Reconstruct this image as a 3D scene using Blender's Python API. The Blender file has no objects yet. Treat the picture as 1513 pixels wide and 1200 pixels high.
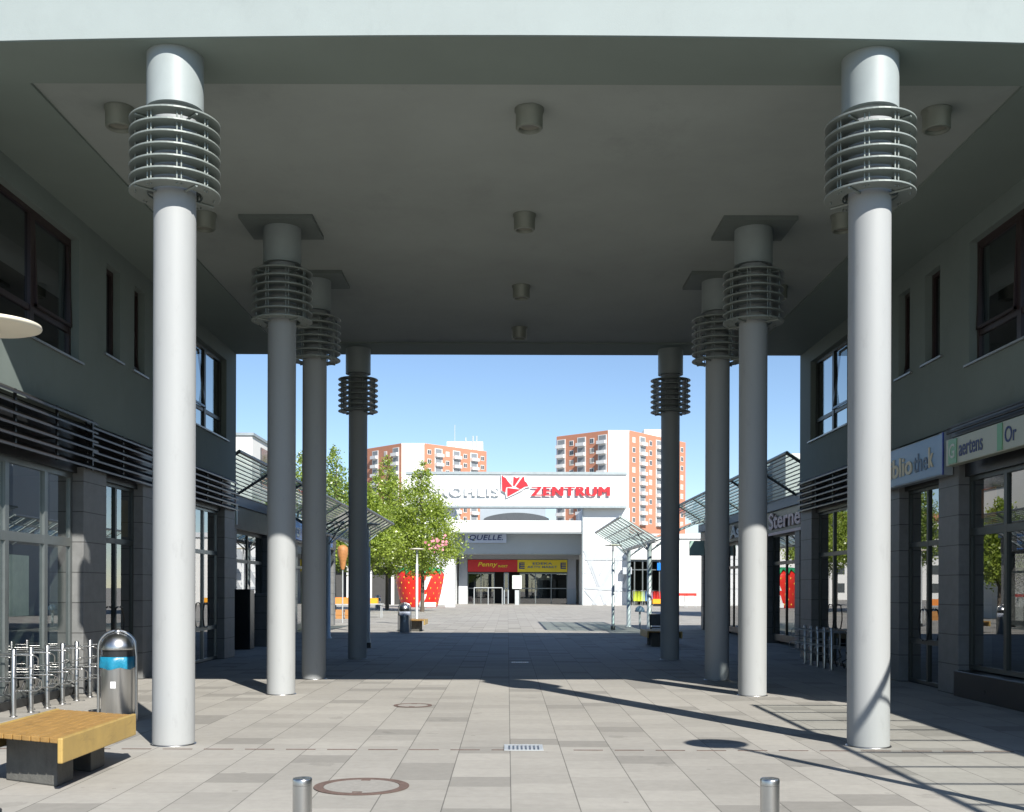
import bpy, math, random
from math import sin, cos, pi, radians
from mathutils import Vector, Matrix
random.seed(7)
S = bpy.context.scene
C = S.collection
# ---------------------------------------------------------------- camera, world, sun, exposure
cam_d = bpy.data.cameras.new('camera'); cam = bpy.data.objects.new('camera', cam_d); C.objects.link(cam)
cam.location = (0, 0, 1.65); cam.rotation_euler = (radians(90), radians(-0.16), 0)
cam_d.sensor_fit = 'HORIZONTAL'; cam_d.sensor_width = 36.0
cam_d.lens = 1620 / 1513 * 36.0
cam_d.shift_x = 0.0043; cam_d.shift_y = 0.1785
cam_d.clip_start = 0.1; cam_d.clip_end = 6000
S.camera = cam
SUN_AZ = math.atan2(4.2, -8.7); SUN_EL = math.atan2(7.25, math.hypot(4.2, 8.7))
W = bpy.data.worlds.new('World'); S.world = W; W.use_nodes = True
wt = W.node_tree; wt.nodes.clear()
sky = wt.nodes.new('ShaderNodeTexSky'); sky.sky_type = 'NISHITA'; sky.sun_disc = False
sky.sun_elevation = SUN_EL; sky.sun_rotation = SUN_AZ
sky.air_density = 0.9; sky.altitude = 900; sky.dust_density = 0.0; sky.ozone_density = 2.5
bg = wt.nodes.new('ShaderNodeBackground'); bg.inputs['Strength'].default_value = 0.088
wo = wt.nodes.new('ShaderNodeOutputWorld')
wt.links.new(sky.outputs[0], bg.inputs[0]); wt.links.new(bg.outputs[0], wo.inputs[0])
sd = bpy.data.lights.new('sun', 'SUN'); sd.energy = 5.0; sd.angle = radians(0.5); sd.color = (1.0, 0.95, 0.87)
so = bpy.data.objects.new('sun', sd); C.objects.link(so)
so.rotation_euler = Vector((-4.2, 8.7, -7.25)).to_track_quat('-Z', 'Y').to_euler(); so.location = (30, -50, 60)
S.view_settings.view_transform = 'Standard'; S.view_settings.look = 'None'
S.view_settings.exposure = 0.75; S.view_settings.gamma = 1.0
S.cycles.max_bounces = 10; S.cycles.diffuse_bounces = 5; S.cycles.glossy_bounces = 5
S.cycles.transparent_max_bounces = 24; S.cycles.caustics_reflective = False; S.cycles.caustics_refractive = False

# ---------------------------------------------------------------- helpers
class MB:
    def __init__(s): s.v = []; s.f = []; s.m = []; s.sm = []
    def add(s, vs, fs, mi=0, smooth=False):
        b = len(s.v); s.v += [tuple(p) for p in vs]
        for f in fs: s.f.append(tuple(b + i for i in f)); s.m.append(mi); s.sm.append(smooth)
        return s
    def box(s, x0, x1, y0, y1, z0, z1, mi=0):
        if x0 > x1: x0, x1 = x1, x0
        if y0 > y1: y0, y1 = y1, y0
        if z0 > z1: z0, z1 = z1, z0
        return s.add([(x0,y0,z0),(x1,y0,z0),(x1,y1,z0),(x0,y1,z0),(x0,y0,z1),(x1,y0,z1),(x1,y1,z1),(x0,y1,z1)],
              [(0,3,2,1),(4,5,6,7),(0,1,5,4),(1,2,6,5),(2,3,7,6),(3,0,4,7)], mi)
    def quad(s, a, b, c, d, mi=0): return s.add([a,b,c,d], [(0,1,2,3)], mi)
    def lathe(s, cx, cy, prof, n=32, mi=0, smooth=True, cap=True, closed=False):
        vs = []; fs = []
        for r, z in prof:
            for k in range(n):
                a = 2*pi*k/n; vs.append((cx + r*cos(a), cy + r*sin(a), z))
        m = len(prof)
        rng = range(m if closed else m-1)
        for i in rng:
            j = (i+1) % m
            for k in range(n):
                l = (k+1) % n
                fs.append((i*n+k, i*n+l, j*n+l, j*n+k))
        s.add(vs, fs, mi, smooth)
        if cap and not closed:
            s.add(vs[:n], [tuple(reversed(range(n)))], mi); s.add(vs[-n:], [tuple(range(n))], mi)
        return s
    def cyl(s, cx, cy, z0, z1, r, n=24, mi=0): return s.lathe(cx, cy, [(r,z0),(r,z1)], n, mi)
    def tube(s, pts, r, n=8, mi=0):
        pts = [Vector(p) for p in pts]; rs = r if isinstance(r, (list, tuple)) else [r]*len(pts)
        vs = []; fs = []; up = None
        for i, p in enumerate(pts):
            d = (pts[min(i+1, len(pts)-1)] - pts[max(i-1, 0)]).normalized()
            if up is None:
                up = Vector((0,0,1)) if abs(d.z) < .9 else Vector((1,0,0))
            a = d.cross(up).normalized(); b = a.cross(d).normalized(); up = b
            for k in range(n):
                t = 2*pi*k/n; q = p + (a*cos(t) + b*sin(t))*rs[i]; vs.append(tuple(q))
        for i in range(len(pts)-1):
            for k in range(n):
                l = (k+1) % n; fs.append((i*n+k, i*n+l, (i+1)*n+l, (i+1)*n+k))
        s.add(vs, fs, mi, True)
        s.add(vs[:n], [tuple(range(n))], mi); s.add(vs[-n:], [tuple(reversed(range(n)))], mi)
        return s
    def prism(s, poly, z0, z1, mi=0):
        n = len(poly); vs = [(x,y,z0) for x,y in poly] + [(x,y,z1) for x,y in poly]
        return s.add(vs, [tuple(reversed(range(n))), tuple(range(n, 2*n))] + [(i,(i+1)%n,n+(i+1)%n,n+i) for i in range(n)], mi)
    def build(s, name, mats, parent=None, bevel=0, **kw):
        me = bpy.data.meshes.new(name)
        off = Vector((0,0,0)); p = parent
        while p is not None: off += p.location; p = p.parent
        me.from_pydata([(x-off.x, y-off.y, z-off.z) for x,y,z in s.v], [], s.f)
        if not isinstance(mats, (list, tuple)): mats = [mats]
        for m in mats: me.materials.append(m)
        me.polygons.foreach_set('material_index', s.m); me.polygons.foreach_set('use_smooth', s.sm)
        me.update()
        o = bpy.data.objects.new(name, me); C.objects.link(o)
        if parent: o.parent = parent
        if bevel:
            b = o.modifiers.new('bevel', 'BEVEL'); b.width = bevel; b.segments = 2; b.limit_method = 'ANGLE'; b.angle_limit = radians(40)
        if kw: tag(o, **kw)
        return o
def tag(o, label=None, cat=None, group=None, kind=None):
    if label: o['label'] = label
    if cat: o['category'] = cat
    if group: o['group'] = group
    if kind: o['kind'] = kind
    return o
def thing(name, loc, label, cat, group=None):
    o = bpy.data.objects.new(name, None); C.objects.link(o); o.location = loc
    o.empty_display_size = .3
    return tag(o, label, cat, group)
def copy_tree(o, parent=None):
    c = o.copy(); C.objects.link(c)
    if parent: c.parent = parent
    for ch in list(o.children): copy_tree(ch, c)
    return c
def dup(root, loc, label, group=None, rz=None):
    c = copy_tree(root); c.location = loc; c['label'] = label
    if group: c['group'] = group
    if rz is not None: c.rotation_euler.z = rz
    return c
def text_mb(body, org, right, up, width=None, height=None, depth=.02, bold=0.0, mi=0, spacing=1.0, shear=0):
    cu = bpy.data.curves.new('txt', 'FONT'); cu.body = body; cu.size = 1; cu.extrude = .5; cu.offset = bold
    cu.space_character = spacing; cu.shear = shear; cu.resolution_u = 4
    o = bpy.data.objects.new('txt', cu); C.objects.link(o)
    dg = bpy.context.evaluated_depsgraph_get(); me = bpy.data.meshes.new_from_object(o.evaluated_get(dg))
    bpy.data.objects.remove(o); bpy.data.curves.remove(cu)
    xs = [v.co.x for v in me.vertices]; ys = [v.co.y for v in me.vertices]
    x0, x1, y0, y1 = min(xs), max(xs), min(ys), max(ys)
    sy = height/(y1-y0) if height else None; sx = width/(x1-x0) if width else None
    sx = sx or sy; sy = sy or sx
    r = Vector(right).normalized(); u = Vector(up).normalized(); n = r.cross(u); org = Vector(org)
    mb = MB()
    vs = [org + r*((v.co.x-x0)*sx) + u*((v.co.y-y0)*sy) + n*((v.co.z+.5)*depth) for v in me.vertices]
    mb.add(vs, [tuple(p.vertices) for p in me.polygons], mi)
    bpy.data.meshes.remove(me)
    return mb
def bold_text(body, org, right, up, width, height, depth, name, m, parent, w=.05, spacing=1.2):
    mb = MB(); r_ = Vector(right).normalized(); n = r_.cross(Vector(up).normalized())
    for k in range(4):
        t_ = text_mb(body, Vector(org) + r_*(w*k/3) + n*(.004*k), right, up, width-w, height, depth, 0, spacing=spacing)
        mb.add(t_.v, t_.f)
    return mb.build(name, m, parent)
def wall_grid(mb, xa, xb, y0, y1, z0, z1, holes, mi=0):
    ys = sorted({y0, y1, *[h[0] for h in holes], *[h[1] for h in holes]})
    zs = sorted({z0, z1, *[h[2] for h in holes], *[h[3] for h in holes]})
    for i in range(len(ys)-1):
        for j in range(len(zs)-1):
            cy = (ys[i]+ys[i+1])/2; cz = (zs[j]+zs[j+1])/2
            if any(h[0] < cy < h[1] and h[2] < cz < h[3] for h in holes): continue
            mb.box(xa, xb, ys[i], ys[i+1], zs[j], zs[j+1], mi)

# ---------------------------------------------------------------- materials
def mat(name, col, rough=.6, metal=0, var=.12, scale=3.0, bump=0.0, bscale=60, spec=.5, streak=False):
    m = bpy.data.materials.new(name); m.use_nodes = True; nt = m.node_tree; b = nt.nodes['Principled BSDF']
    b.inputs['Roughness'].default_value = rough; b.inputs['Metallic'].default_value = metal
    b.inputs['Specular IOR Level'].default_value = spec
    tc = nt.nodes.new('ShaderNodeTexCoord')
    mp = nt.nodes.new('ShaderNodeMapping'); nt.links.new(tc.outputs['Object'], mp.inputs[0])
    if streak: mp.inputs['Scale'].default_value = (1, 1, .12)
    nz = nt.nodes.new('ShaderNodeTexNoise'); nz.inputs['Scale'].default_value = scale; nz.inputs['Detail'].default_value = 6
    nz.inputs['Roughness'].default_value = .65
    nt.links.new(mp.outputs[0], nz.inputs['Vector'])
    mr = nt.nodes.new('ShaderNodeMapRange'); mr.inputs[1].default_value = .3; mr.inputs[2].default_value = .7
    mr.inputs[3].default_value = 1-var; mr.inputs[4].default_value = 1+var*.6
    nt.links.new(nz.outputs[0], mr.inputs[0])
    hs = nt.nodes.new('ShaderNodeMix'); hs.data_type = 'RGBA'; hs.blend_type = 'MULTIPLY'; hs.inputs[0].default_value = 1
    hs.inputs[6].default_value = (*col, 1); nt.links.new(mr.outputs[0], hs.inputs[7])
    nt.links.new(hs.outputs[2], b.inputs['Base Color'])
    if metal < .5:
        m2 = nt.nodes.new('ShaderNodeMapRange'); m2.inputs[3].default_value = max(rough-.08, .02); m2.inputs[4].default_value = min(rough+.08, 1)
        nt.links.new(nz.outputs[0], m2.inputs[0]); nt.links.new(m2.outputs[0], b.inputs['Roughness'])
    if bump:
        n2 = nt.nodes.new('ShaderNodeTexNoise'); n2.inputs['Scale'].default_value = bscale; n2.inputs['Detail'].default_value = 4
        nt.links.new(tc.outputs['Object'], n2.inputs['Vector'])
        bp = nt.nodes.new('ShaderNodeBump'); bp.inputs['Strength'].default_value = bump; bp.inputs['Distance'].default_value = .01
        nt.links.new(n2.outputs[0], bp.inputs['Height']); nt.links.new(bp.outputs[0], b.inputs['Normal'])
    return m
def glass(name, tint=(.75,.8,.78), f0=.08, gloss=(1,1,1), rough=0.0, power=4.0):
    """thin glass: Schlick reflection that is the same from both sides"""
    m = bpy.data.materials.new(name); m.use_nodes = True; nt = m.node_tree; nt.nodes.clear()
    o = nt.nodes.new('ShaderNodeOutputMaterial'); t = nt.nodes.new('ShaderNodeBsdfTransparent'); g = nt.nodes.new('ShaderNodeBsdfGlossy')
    t.inputs[0].default_value = (*tint, 1); g.inputs[0].default_value = (*gloss, 1); g.inputs['Roughness'].default_value = rough
    ge = nt.nodes.new('ShaderNodeNewGeometry'); dt = nt.nodes.new('ShaderNodeVectorMath'); dt.operation = 'DOT_PRODUCT'
    nt.links.new(ge.outputs['Incoming'], dt.inputs[0]); nt.links.new(ge.outputs['Normal'], dt.inputs[1])
    def mth(op, a, b):
        n = nt.nodes.new('ShaderNodeMath'); n.operation = op; n.use_clamp = op != 'ABSOLUTE'
        for k, v in enumerate((a, b)):
            if isinstance(v, (int, float)): n.inputs[k].default_value = v
            elif v is not None: nt.links.new(v, n.inputs[k])
        return n.outputs[0]
    f = mth('ADD', mth('MULTIPLY', mth('POWER', mth('SUBTRACT', 1.0, mth('ABSOLUTE', dt.outputs['Value'], None)), power), 1-f0), f0)
    mx = nt.nodes.new('ShaderNodeMixShader')
    nt.links.new(f, mx.inputs[0]); nt.links.new(t.outputs[0], mx.inputs[1]); nt.links.new(g.outputs[0], mx.inputs[2])
    nt.links.new(mx.outputs[0], o.inputs[0])
    return m
M = dict(
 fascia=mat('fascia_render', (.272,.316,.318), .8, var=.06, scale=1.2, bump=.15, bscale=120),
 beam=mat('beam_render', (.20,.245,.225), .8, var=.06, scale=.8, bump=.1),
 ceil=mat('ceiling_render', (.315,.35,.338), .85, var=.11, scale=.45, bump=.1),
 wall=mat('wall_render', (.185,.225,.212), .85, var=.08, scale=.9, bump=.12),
 column=mat('column_paint', (.32,.335,.34), .62, var=.06, scale=2.5, streak=True),
 cap=mat('column_cap_metal', (.29,.33,.335), .5, var=.07, scale=3),
 ring=mat('ring_metal', (.235,.265,.25), .4, .15, var=.08),
 plate=mat('plate_paint', (.14,.165,.155), .6),
 lamp=mat('downlight_metal', (.20,.22,.19), .5, .2),
 lens=mat('downlight_lens', (.22,.22,.19), .15),
 brown=mat('dark_brown_frame', (.035,.020,.020), .35, var=.1),
 frame=mat('grey_green_frame', (.045,.055,.052), .4, .2),
 frame_l=mat('silver_frame', (.18,.20,.20), .35, .6),
 sill=mat('sill_metal', (.30,.31,.31), .4, .5),
 louvre=mat('louvre_metal', (.028,.025,.025), .38, .1),
 dark=mat('dark_metal', (.022,.024,.026), .4, .2),
 black=mat('black_plinth', (.02,.022,.024), .3),
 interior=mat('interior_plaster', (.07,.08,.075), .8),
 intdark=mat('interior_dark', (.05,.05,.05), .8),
 steel=mat('stainless_steel', (.56,.56,.55), .30, 1.0, var=.12, scale=14, streak=True),
 steel_d=mat('worn_steel', (.42,.42,.42), .35, 1.0, var=.2, scale=10),
 wood=mat('yellow_wood', (.37,.215,.065), .5, var=.22, scale=9, bump=.2, bscale=40),
 woodedge=mat('yellow_board', (.40,.275,.085), .5, var=.15, scale=6),
 concrete=mat('bench_concrete', (.12,.12,.11), .85, var=.2, scale=8, bump=.4),
 bag=mat('blue_bag', (.012,.20,.33), .35, var=.15, scale=20, bump=.6, bscale=30),
 bagw=mat('pale_bag', (.45,.5,.6), .4, var=.2, scale=20, bump=.6, bscale=30),
 white=mat('white_panel', (.72,.74,.75), .6, var=.04, scale=.3),
 white2=mat('white_plaster', (.70,.70,.68), .8, var=.05, scale=.4),
 offwhite=mat('pale_grey_panel', (.55,.57,.59), .6, var=.05, scale=.4),
 greyblue=mat('grey_blue_panel', (.33,.38,.42), .6, var=.06, scale=.5),
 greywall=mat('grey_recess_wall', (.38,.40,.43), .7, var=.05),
 arch=mat('dark_roof', (.07,.08,.09), .5),
 coping=mat('grey_coping', (.33,.38,.40), .5, .3),
 red=mat('red_paint', (.62,.02,.03), .4, var=.06),
 redsign=mat('red_sign', (.52,.012,.012), .4, var=.05),
 yellow=mat('yellow_sign', (.75,.58,.015), .4, var=.05),
 ytext=mat('yellow_letters', (.80,.62,.03), .5),
 navy=mat('navy_letters', (.02,.04,.16), .5),
 palesign=mat('pale_blue_sign', (.42,.50,.66), .4, var=.04),
 bluesign=mat('mid_blue_sign', (.10,.24,.45), .35, var=.05),
 bluedeep=mat('deep_blue_edge', (.01,.05,.35), .35),
 bright_blue=mat('bright_blue_sign', (.01,.18,.62), .35),
 cream=mat('cream_letters', (.72,.64,.45), .5),
 slate=mat('slate_letters', (.10,.16,.24), .5),
 signwhite=mat('cream_sign', (.40,.43,.35), .4, var=.08),
 signgreen=mat('green_sign_patch', (.12,.36,.18), .4),
 pinkw=mat('pale_pink_letters', (.75,.55,.55), .5),
 orange=mat('orange_panel', (.46,.205,.13), .8, var=.06, scale=.1),
 orange2=mat('orange_canvas', (.75,.25,.05), .7),
 brownbox=mat('brown_crate', (.40,.19,.06), .7),
 winframe=mat('white_window_frame', (.75,.75,.74), .6),
 balcony=mat('white_balcony', (.66,.67,.67), .7),
 loggia=mat('loggia_shade', (.20,.22,.24), .7),
 strawb=mat('strawberry_red', (.68,.03,.02), .35, var=.06),
 seed=mat('seed_yellow', (.85,.55,.05), .5),
 leafgreen=mat('leaf_green_plastic', (.02,.28,.10), .5),
 bark=mat('tree_bark', (.11,.09,.07), .9, var=.3, scale=12, bump=.5, bscale=30),
 iron=mat('cast_iron_rust', (.14,.095,.08), .8, var=.3, scale=18, bump=.5, bscale=50),
 lidcon=mat('manhole_concrete', (.29,.28,.26), .9, var=.15, scale=20, bump=.3),
 teal=mat('mint_sign', (.50,.64,.58), .4),
 poster=mat('white_poster', (.6,.66,.62), .5, var=.2, scale=5),
 posty=mat('yellow_poster', (.45,.28,.02), .5, var=.3, scale=5),
 cloth_y=mat('yellow_cloth', (.6,.7,.05), .9), cloth_r=mat('red_cloth', (.7,.04,.03), .9), cloth_o=mat('orange_cloth', (.8,.35,.02), .9),
 pink=mat('pink_petal', (.60,.22,.27), .7),
 disc=mat('lamp_disc_enamel', (.66,.62,.50), .5, var=.05), post=mat('lamp_post_paint', (.50,.53,.54), .4, .3),
 canopy_dark=mat('canopy_dark_steel', (.10,.115,.12), .4, .3), sign_letter=mat('letter_white', (.6,.6,.58), .5),
 shadow_and_pole=mat('grey_shadow_and_pole', (.40,.43,.46), .6, var=.05),  # grey of the built-in wall shadows, also used on the pole
)
M['pane'] = glass('shop_glass', (.50,.56,.54), .14, power=3.2)
M['pane_up'] = glass('upper_glass', (.35,.38,.38), .09, power=4)
M['pane_far'] = mat('far_dark_glass', (.05,.06,.07), .08, spec=.8, var=.3, scale=2)
M['canopy_glass'] = glass('canopy_glass', (.62,.72,.70), .06)
M['canopy_front'] = glass('front_canopy_glass', (.93,.95,.94), .03, power=5)
def stone():
    m = mat('granite_cladding', (.175,.18,.18), .55, var=.18, scale=5, bump=.15, bscale=200); nt = m.node_tree; b = nt.nodes['Principled BSDF']
    src = b.inputs['Base Color'].links[0].from_socket
    g = nt.nodes.new('ShaderNodeNewGeometry'); sp = nt.nodes.new('ShaderNodeSeparateXYZ'); nt.links.new(g.outputs['Position'], sp.inputs[0])
    a = nt.nodes.new('ShaderNodeMath'); a.operation = 'MODULO'; a.inputs[1].default_value = .47; nt.links.new(sp.outputs[2], a.inputs[0])
    c = nt.nodes.new('ShaderNodeMath'); c.operation = 'GREATER_THAN'; c.inputs[1].default_value = .014; nt.links.new(a.outputs[0], c.inputs[0])
    r = nt.nodes.new('ShaderNodeMapRange'); r.inputs[3].default_value = .25; nt.links.new(c.outputs[0], r.inputs[0])
    x = nt.nodes.new('ShaderNodeMix'); x.data_type = 'RGBA'; x.blend_type = 'MULTIPLY'; x.inputs[0].default_value = 1
    nt.links.new(src, x.inputs[6]); nt.links.new(r.outputs[0], x.inputs[7]); nt.links.new(x.outputs[2], b.inputs['Base Color'])
    return m
def scuffs(m, lo=.60, hi=.72, amt=.28, scale=(5,5,1.6)):
    nt = m.node_tree; b = nt.nodes['Principled BSDF']; src = b.inputs['Base Color'].links[0].from_socket
    g = nt.nodes.new('ShaderNodeTexCoord'); mp = nt.nodes.new('ShaderNodeMapping'); mp.inputs['Scale'].default_value = scale
    n = nt.nodes.new('ShaderNodeTexNoise'); n.inputs['Scale'].default_value = 1.0; n.inputs['Detail'].default_value = 9; n.inputs['Roughness'].default_value = .75
    nt.links.new(g.outputs['Object'], mp.inputs[0]); nt.links.new(mp.outputs[0], n.inputs['Vector'])
    r = nt.nodes.new('ShaderNodeMapRange'); r.inputs[1].default_value = lo; r.inputs[2].default_value = hi; r.inputs[3].default_value = 1; r.inputs[4].default_value = 1-amt
    nt.links.new(n.outputs[0], r.inputs[0])
    x = nt.nodes.new('ShaderNodeMix'); x.data_type = 'RGBA'; x.blend_type = 'MULTIPLY'; x.inputs[0].default_value = 1
    nt.links.new(src, x.inputs[6]); nt.links.new(r.outputs[0], x.inputs[7]); nt.links.new(x.outputs[2], b.inputs['Base Color'])
scuffs(M['column'], .56, .72, .16); scuffs(M['ceil'], .55, .75, .14, (.9,.5,1)); scuffs(M['wall'], .56, .74, .15, (1,1,.5)); scuffs(M['fascia'], .55, .75, .10, (1,1,.5))
scuffs(M['concrete'], .5, .7, .3); scuffs(M['woodedge'], .55, .7, .3, (6,3,12)); scuffs(M['wood'], .55, .7, .25, (8,2,8)); scuffs(M['strawb'], .5, .7, .25)
M['stone'] = stone()
def leafmat(name, c1, c2):
    m = bpy.data.materials.new(name); m.use_nodes = True; nt = m.node_tree; nt.nodes.clear()
    o = nt.nodes.new('ShaderNodeOutputMaterial'); d = nt.nodes.new('ShaderNodeBsdfDiffuse'); t = nt.nodes.new('ShaderNodeBsdfTranslucent'); g = nt.nodes.new('ShaderNodeBsdfGlossy')
    tc = nt.nodes.new('ShaderNodeTexCoord'); nz = nt.nodes.new('ShaderNodeTexNoise'); nz.inputs['Scale'].default_value = 2.2; nz.inputs['Detail'].default_value = 5
    nt.links.new(tc.outputs['Object'], nz.inputs[0])
    cr = nt.nodes.new('ShaderNodeValToRGB'); cr.color_ramp.elements[0].position = .35; cr.color_ramp.elements[1].position = .65
    cr.color_ramp.elements[0].color = (*c1, 1); cr.color_ramp.elements[1].color = (*c2, 1)
    nt.links.new(nz.outputs[0], cr.inputs[0])
    for n in (d, t): nt.links.new(cr.outputs[0], n.inputs[0])
    g.inputs['Roughness'].default_value = .35
    m1 = nt.nodes.new('ShaderNodeMixShader'); m1.inputs[0].default_value = .42
    m2 = nt.nodes.new('ShaderNodeMixShader'); m2.inputs[0].default_value = .06
    nt.links.new(d.outputs[0], m1.inputs[1]); nt.links.new(t.outputs[0], m1.inputs[2])
    nt.links.new(m1.outputs[0], m2.inputs[1]); nt.links.new(g.outputs[0], m2.inputs[2]); nt.links.new(m2.outputs[0], o.inputs[0])
    return m
M['leaf'] = leafmat('leaf_yellow_green', (.20,.29,.03), (.38,.47,.08))
M['leaf_d'] = leafmat('leaf_mid_green', (.17,.26,.04), (.32,.41,.09))
def paving():
    m = bpy.data.materials.new('concrete_paving'); m.use_nodes = True; nt = m.node_tree; N = nt.nodes; L = nt.links; b = N['Principled BSDF']
    b.inputs['Roughness'].default_value = .8
    g = N.new('ShaderNodeNewGeometry'); sp = N.new('ShaderNodeSeparateXYZ'); L.new(g.outputs['Position'], sp.inputs[0])
    def mth(op, a, bb=None, c=None):
        n = N.new('ShaderNodeMath'); n.operation = op
        for i, v in enumerate((a, bb, c)):
            if v is None: continue
            if isinstance(v, (int, float)): n.inputs[i].default_value = v
            else: L.new(v, n.inputs[i])
        return n.outputs[0]
    u = mth('DIVIDE', mth('ADD', sp.outputs[0], 200.17), .52); cu = mth('FLOOR', u); fu = mth('FRACT', u)
    # every column of slabs starts at its own offset
    wn0 = N.new('ShaderNodeTexWhiteNoise'); wn0.noise_dimensions = '1D'; L.new(cu, wn0.inputs['W'])
    v = mth('ADD', mth('DIVIDE', mth('ADD', sp.outputs[1], 200.0), .46), mth('MULTIPLY', mth('FLOOR', mth('MULTIPLY', wn0.outputs[0], 2.99)), .3333))
    cv = mth('FLOOR', v); fv = mth('FRACT', v)
    cb = N.new('ShaderNodeCombineXYZ'); L.new(cu, cb.inputs[0]); L.new(cv, cb.inputs[1])
    wn = N.new('ShaderNodeTexWhiteNoise'); wn.noise_dimensions = '3D'; L.new(cb.outputs[0], wn.inputs[0])
    big = mth('GREATER_THAN', wn.outputs[0], .875)
    nz = N.new('ShaderNodeTexNoise'); nz.inputs['Scale'].default_value = .35; nz.inputs['Detail'].default_value = 8; nz.inputs['Roughness'].default_value = .6
    L.new(g.outputs['Position'], nz.inputs['Vector'])
    nf = N.new('ShaderNodeTexNoise'); nf.inputs['Scale'].default_value = 9; nf.inputs['Detail'].default_value = 8; nf.inputs['Roughness'].default_value = .7
    L.new(g.outputs['Position'], nf.inputs['Vector'])
    # brightness of each slab
    sb = mth('ADD', mth('MULTIPLY', wn.outputs[0], .17), .89)
    br = mth('MULTIPLY', sb, mth('SUBTRACT', 1.0, mth('MULTIPLY', big, .30)))
    br = mth('MULTIPLY', br, mth('ADD', mth('MULTIPLY', nz.outputs[0], .5), .75))
    br = mth('MULTIPLY', br, mth('ADD', mth('MULTIPLY', nf.outputs[0], .4), .80))
    # joints: long ones stronger
    ju = mth('MINIMUM', fu, mth('SUBTRACT', 1.0, fu)); jv = mth('MINIMUM', fv, mth('SUBTRACT', 1.0, fv))
    du = mth('LESS_THAN', ju, .009); dv = mth('LESS_THAN', jv, .007)
    j = mth('MAXIMUM', mth('MULTIPLY', du, .55), mth('MULTIPLY', dv, mth('ADD', mth('MULTIPLY', wn.outputs[0], .2), .12)))
    br = mth('MULTIPLY', br, mth('SUBTRACT', 1.0, j))
    # small stains / chewing gum
    vo = N.new('ShaderNodeTexVoronoi'); vo.inputs['Scale'].default_value = 2.3; L.new(g.outputs['Position'], vo.inputs['Vector'])
    vo2 = N.new('ShaderNodeTexVoronoi'); vo2.inputs['Scale'].default_value = .9; L.new(g.outputs['Position'], vo2.inputs['Vector'])
    sp2 = mth('MAXIMUM', mth('LESS_THAN', vo.outputs['Distance'], .06), mth('MULTIPLY', mth('LESS_THAN', mth('ADD', vo2.outputs['Distance'], mth('MULTIPLY', nf.outputs[0], .25)), .22), .6))
    br = mth('MULTIPLY', br, mth('SUBTRACT', 1.0, mth('MULTIPLY', sp2, .22)))
    mx = N.new('ShaderNodeMix'); mx.data_type = 'RGBA'; mx.blend_type = 'MULTIPLY'; mx.inputs[0].default_value = 1
    mx.inputs[6].default_value = (.338,.326,.298,1); L.new(br, mx.inputs[7]); L.new(mx.outputs[2], b.inputs['Base Color'])
    bp = N.new('ShaderNodeBump'); bp.inputs['Strength'].default_value = .35; bp.inputs['Distance'].default_value = .004
    L.new(mth('SUBTRACT', nf.outputs[0], mth('MULTIPLY', j, 2.0)), bp.inputs['Height']); L.new(bp.outputs[0], b.inputs['Normal'])
    return m
M['paving'] = paving()

# ---------------------------------------------------------------- ground
gb = MB(); gb.quad((-3000,-400,0),(3000,-400,0),(3000,4000,0),(-3000,4000,0))
gb.build('ground', M['paving'], label='light grey concrete slab paving of the square', kind='structure')

# ---------------------------------------------------------------- passage building (the upper storey bridging the passage)
XL, XR, YF, YB, ZS = -6.55, 7.03, 11.12, 26.4, 7.28
T = thing('passage_building', (0.24, YF, 0), 'pale green upper storey bridging the passage, its grey ceiling overhead', 'building')
AX = [-16+36*k/72 for k in range(73)]; AY = [YF + .0050*(x-.2)**2 for x in AX]
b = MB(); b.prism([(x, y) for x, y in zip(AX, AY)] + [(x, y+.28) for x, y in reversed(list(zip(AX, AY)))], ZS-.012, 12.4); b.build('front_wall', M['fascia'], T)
b = MB(); b.box(-16, 20, YF+2.3, YB, ZS+.25, 12.35); b.build('upper_storey', M['fascia'], T)
b = MB(); I_ = [k for k in range(73) if XL-.3 <= AX[k] <= XR+.3]
b.prism([(AX[k], AY[k]+.012) for k in I_] + [(AX[I_[-1]], 12.2), (AX[I_[0]], 12.2)], ZS-.02, ZS+.25)
b.box(XL-.3, -5.35, 12.2, 25.2, ZS, ZS+.25)
b.box(5.75, XR+.3, 12.2, 25.2, ZS, ZS+.25); b.box(XL-.3, XR+.3, 25.2, YB, ZS, ZS+.25); b.build('edge_beam', M['beam'], T)
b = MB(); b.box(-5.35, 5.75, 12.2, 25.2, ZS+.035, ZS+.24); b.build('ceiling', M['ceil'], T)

# ---------------------------------------------------------------- columns
def make_column(x, y, label):
    t = thing('round_column', (x, y, 0), label, 'column', 'round columns carrying the passage ceiling')
    MB().lathe(x, y, [(.218,0),(.218,6.74)], 48).build('shaft', M['column'], t)
    b = MB(); b.lathe(x, y, [(.235,.0),(.235,.006),(.219,.012)], 48); b.build('base_joint', M['steel_d'], t)
    b = MB(); b.lathe(x, y, [(.292,6.69),(.292,ZS+.01)], 48); b.build('capital', M['cap'], t)
    c = MB()
    for a in range(4):
        an = a*pi/2 + pi/4
        for z in (5.79, 6.53):
            p = [(x+.2*cos(an), y+.2*sin(an), z), (x+.45*cos(an), y+.45*sin(an), z)]; c.tube(p, .014, 6)
    for a in range(8):
        an = a*pi/4 + pi/8
        for q in (-.022, .022):
            ax, ay = x+.40*cos(an)-q*sin(an), y+.40*sin(an)+q*cos(an)
            c.tube([(ax,ay,5.78),(ax,ay,6.56)], .009, 6)
    cg = c.build('cage_frame', M['ring'], t)
    for k in range(7):
        z = 5.80 + .124*k
        MB().lathe(x, y, [(.285,z),(.462,z),(.467,z+.004),(.467,z+.018),(.462,z+.022),(.285,z+.022)], 48, closed=True, smooth=False).build('ring', M['ring'], cg)
    return t
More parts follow.
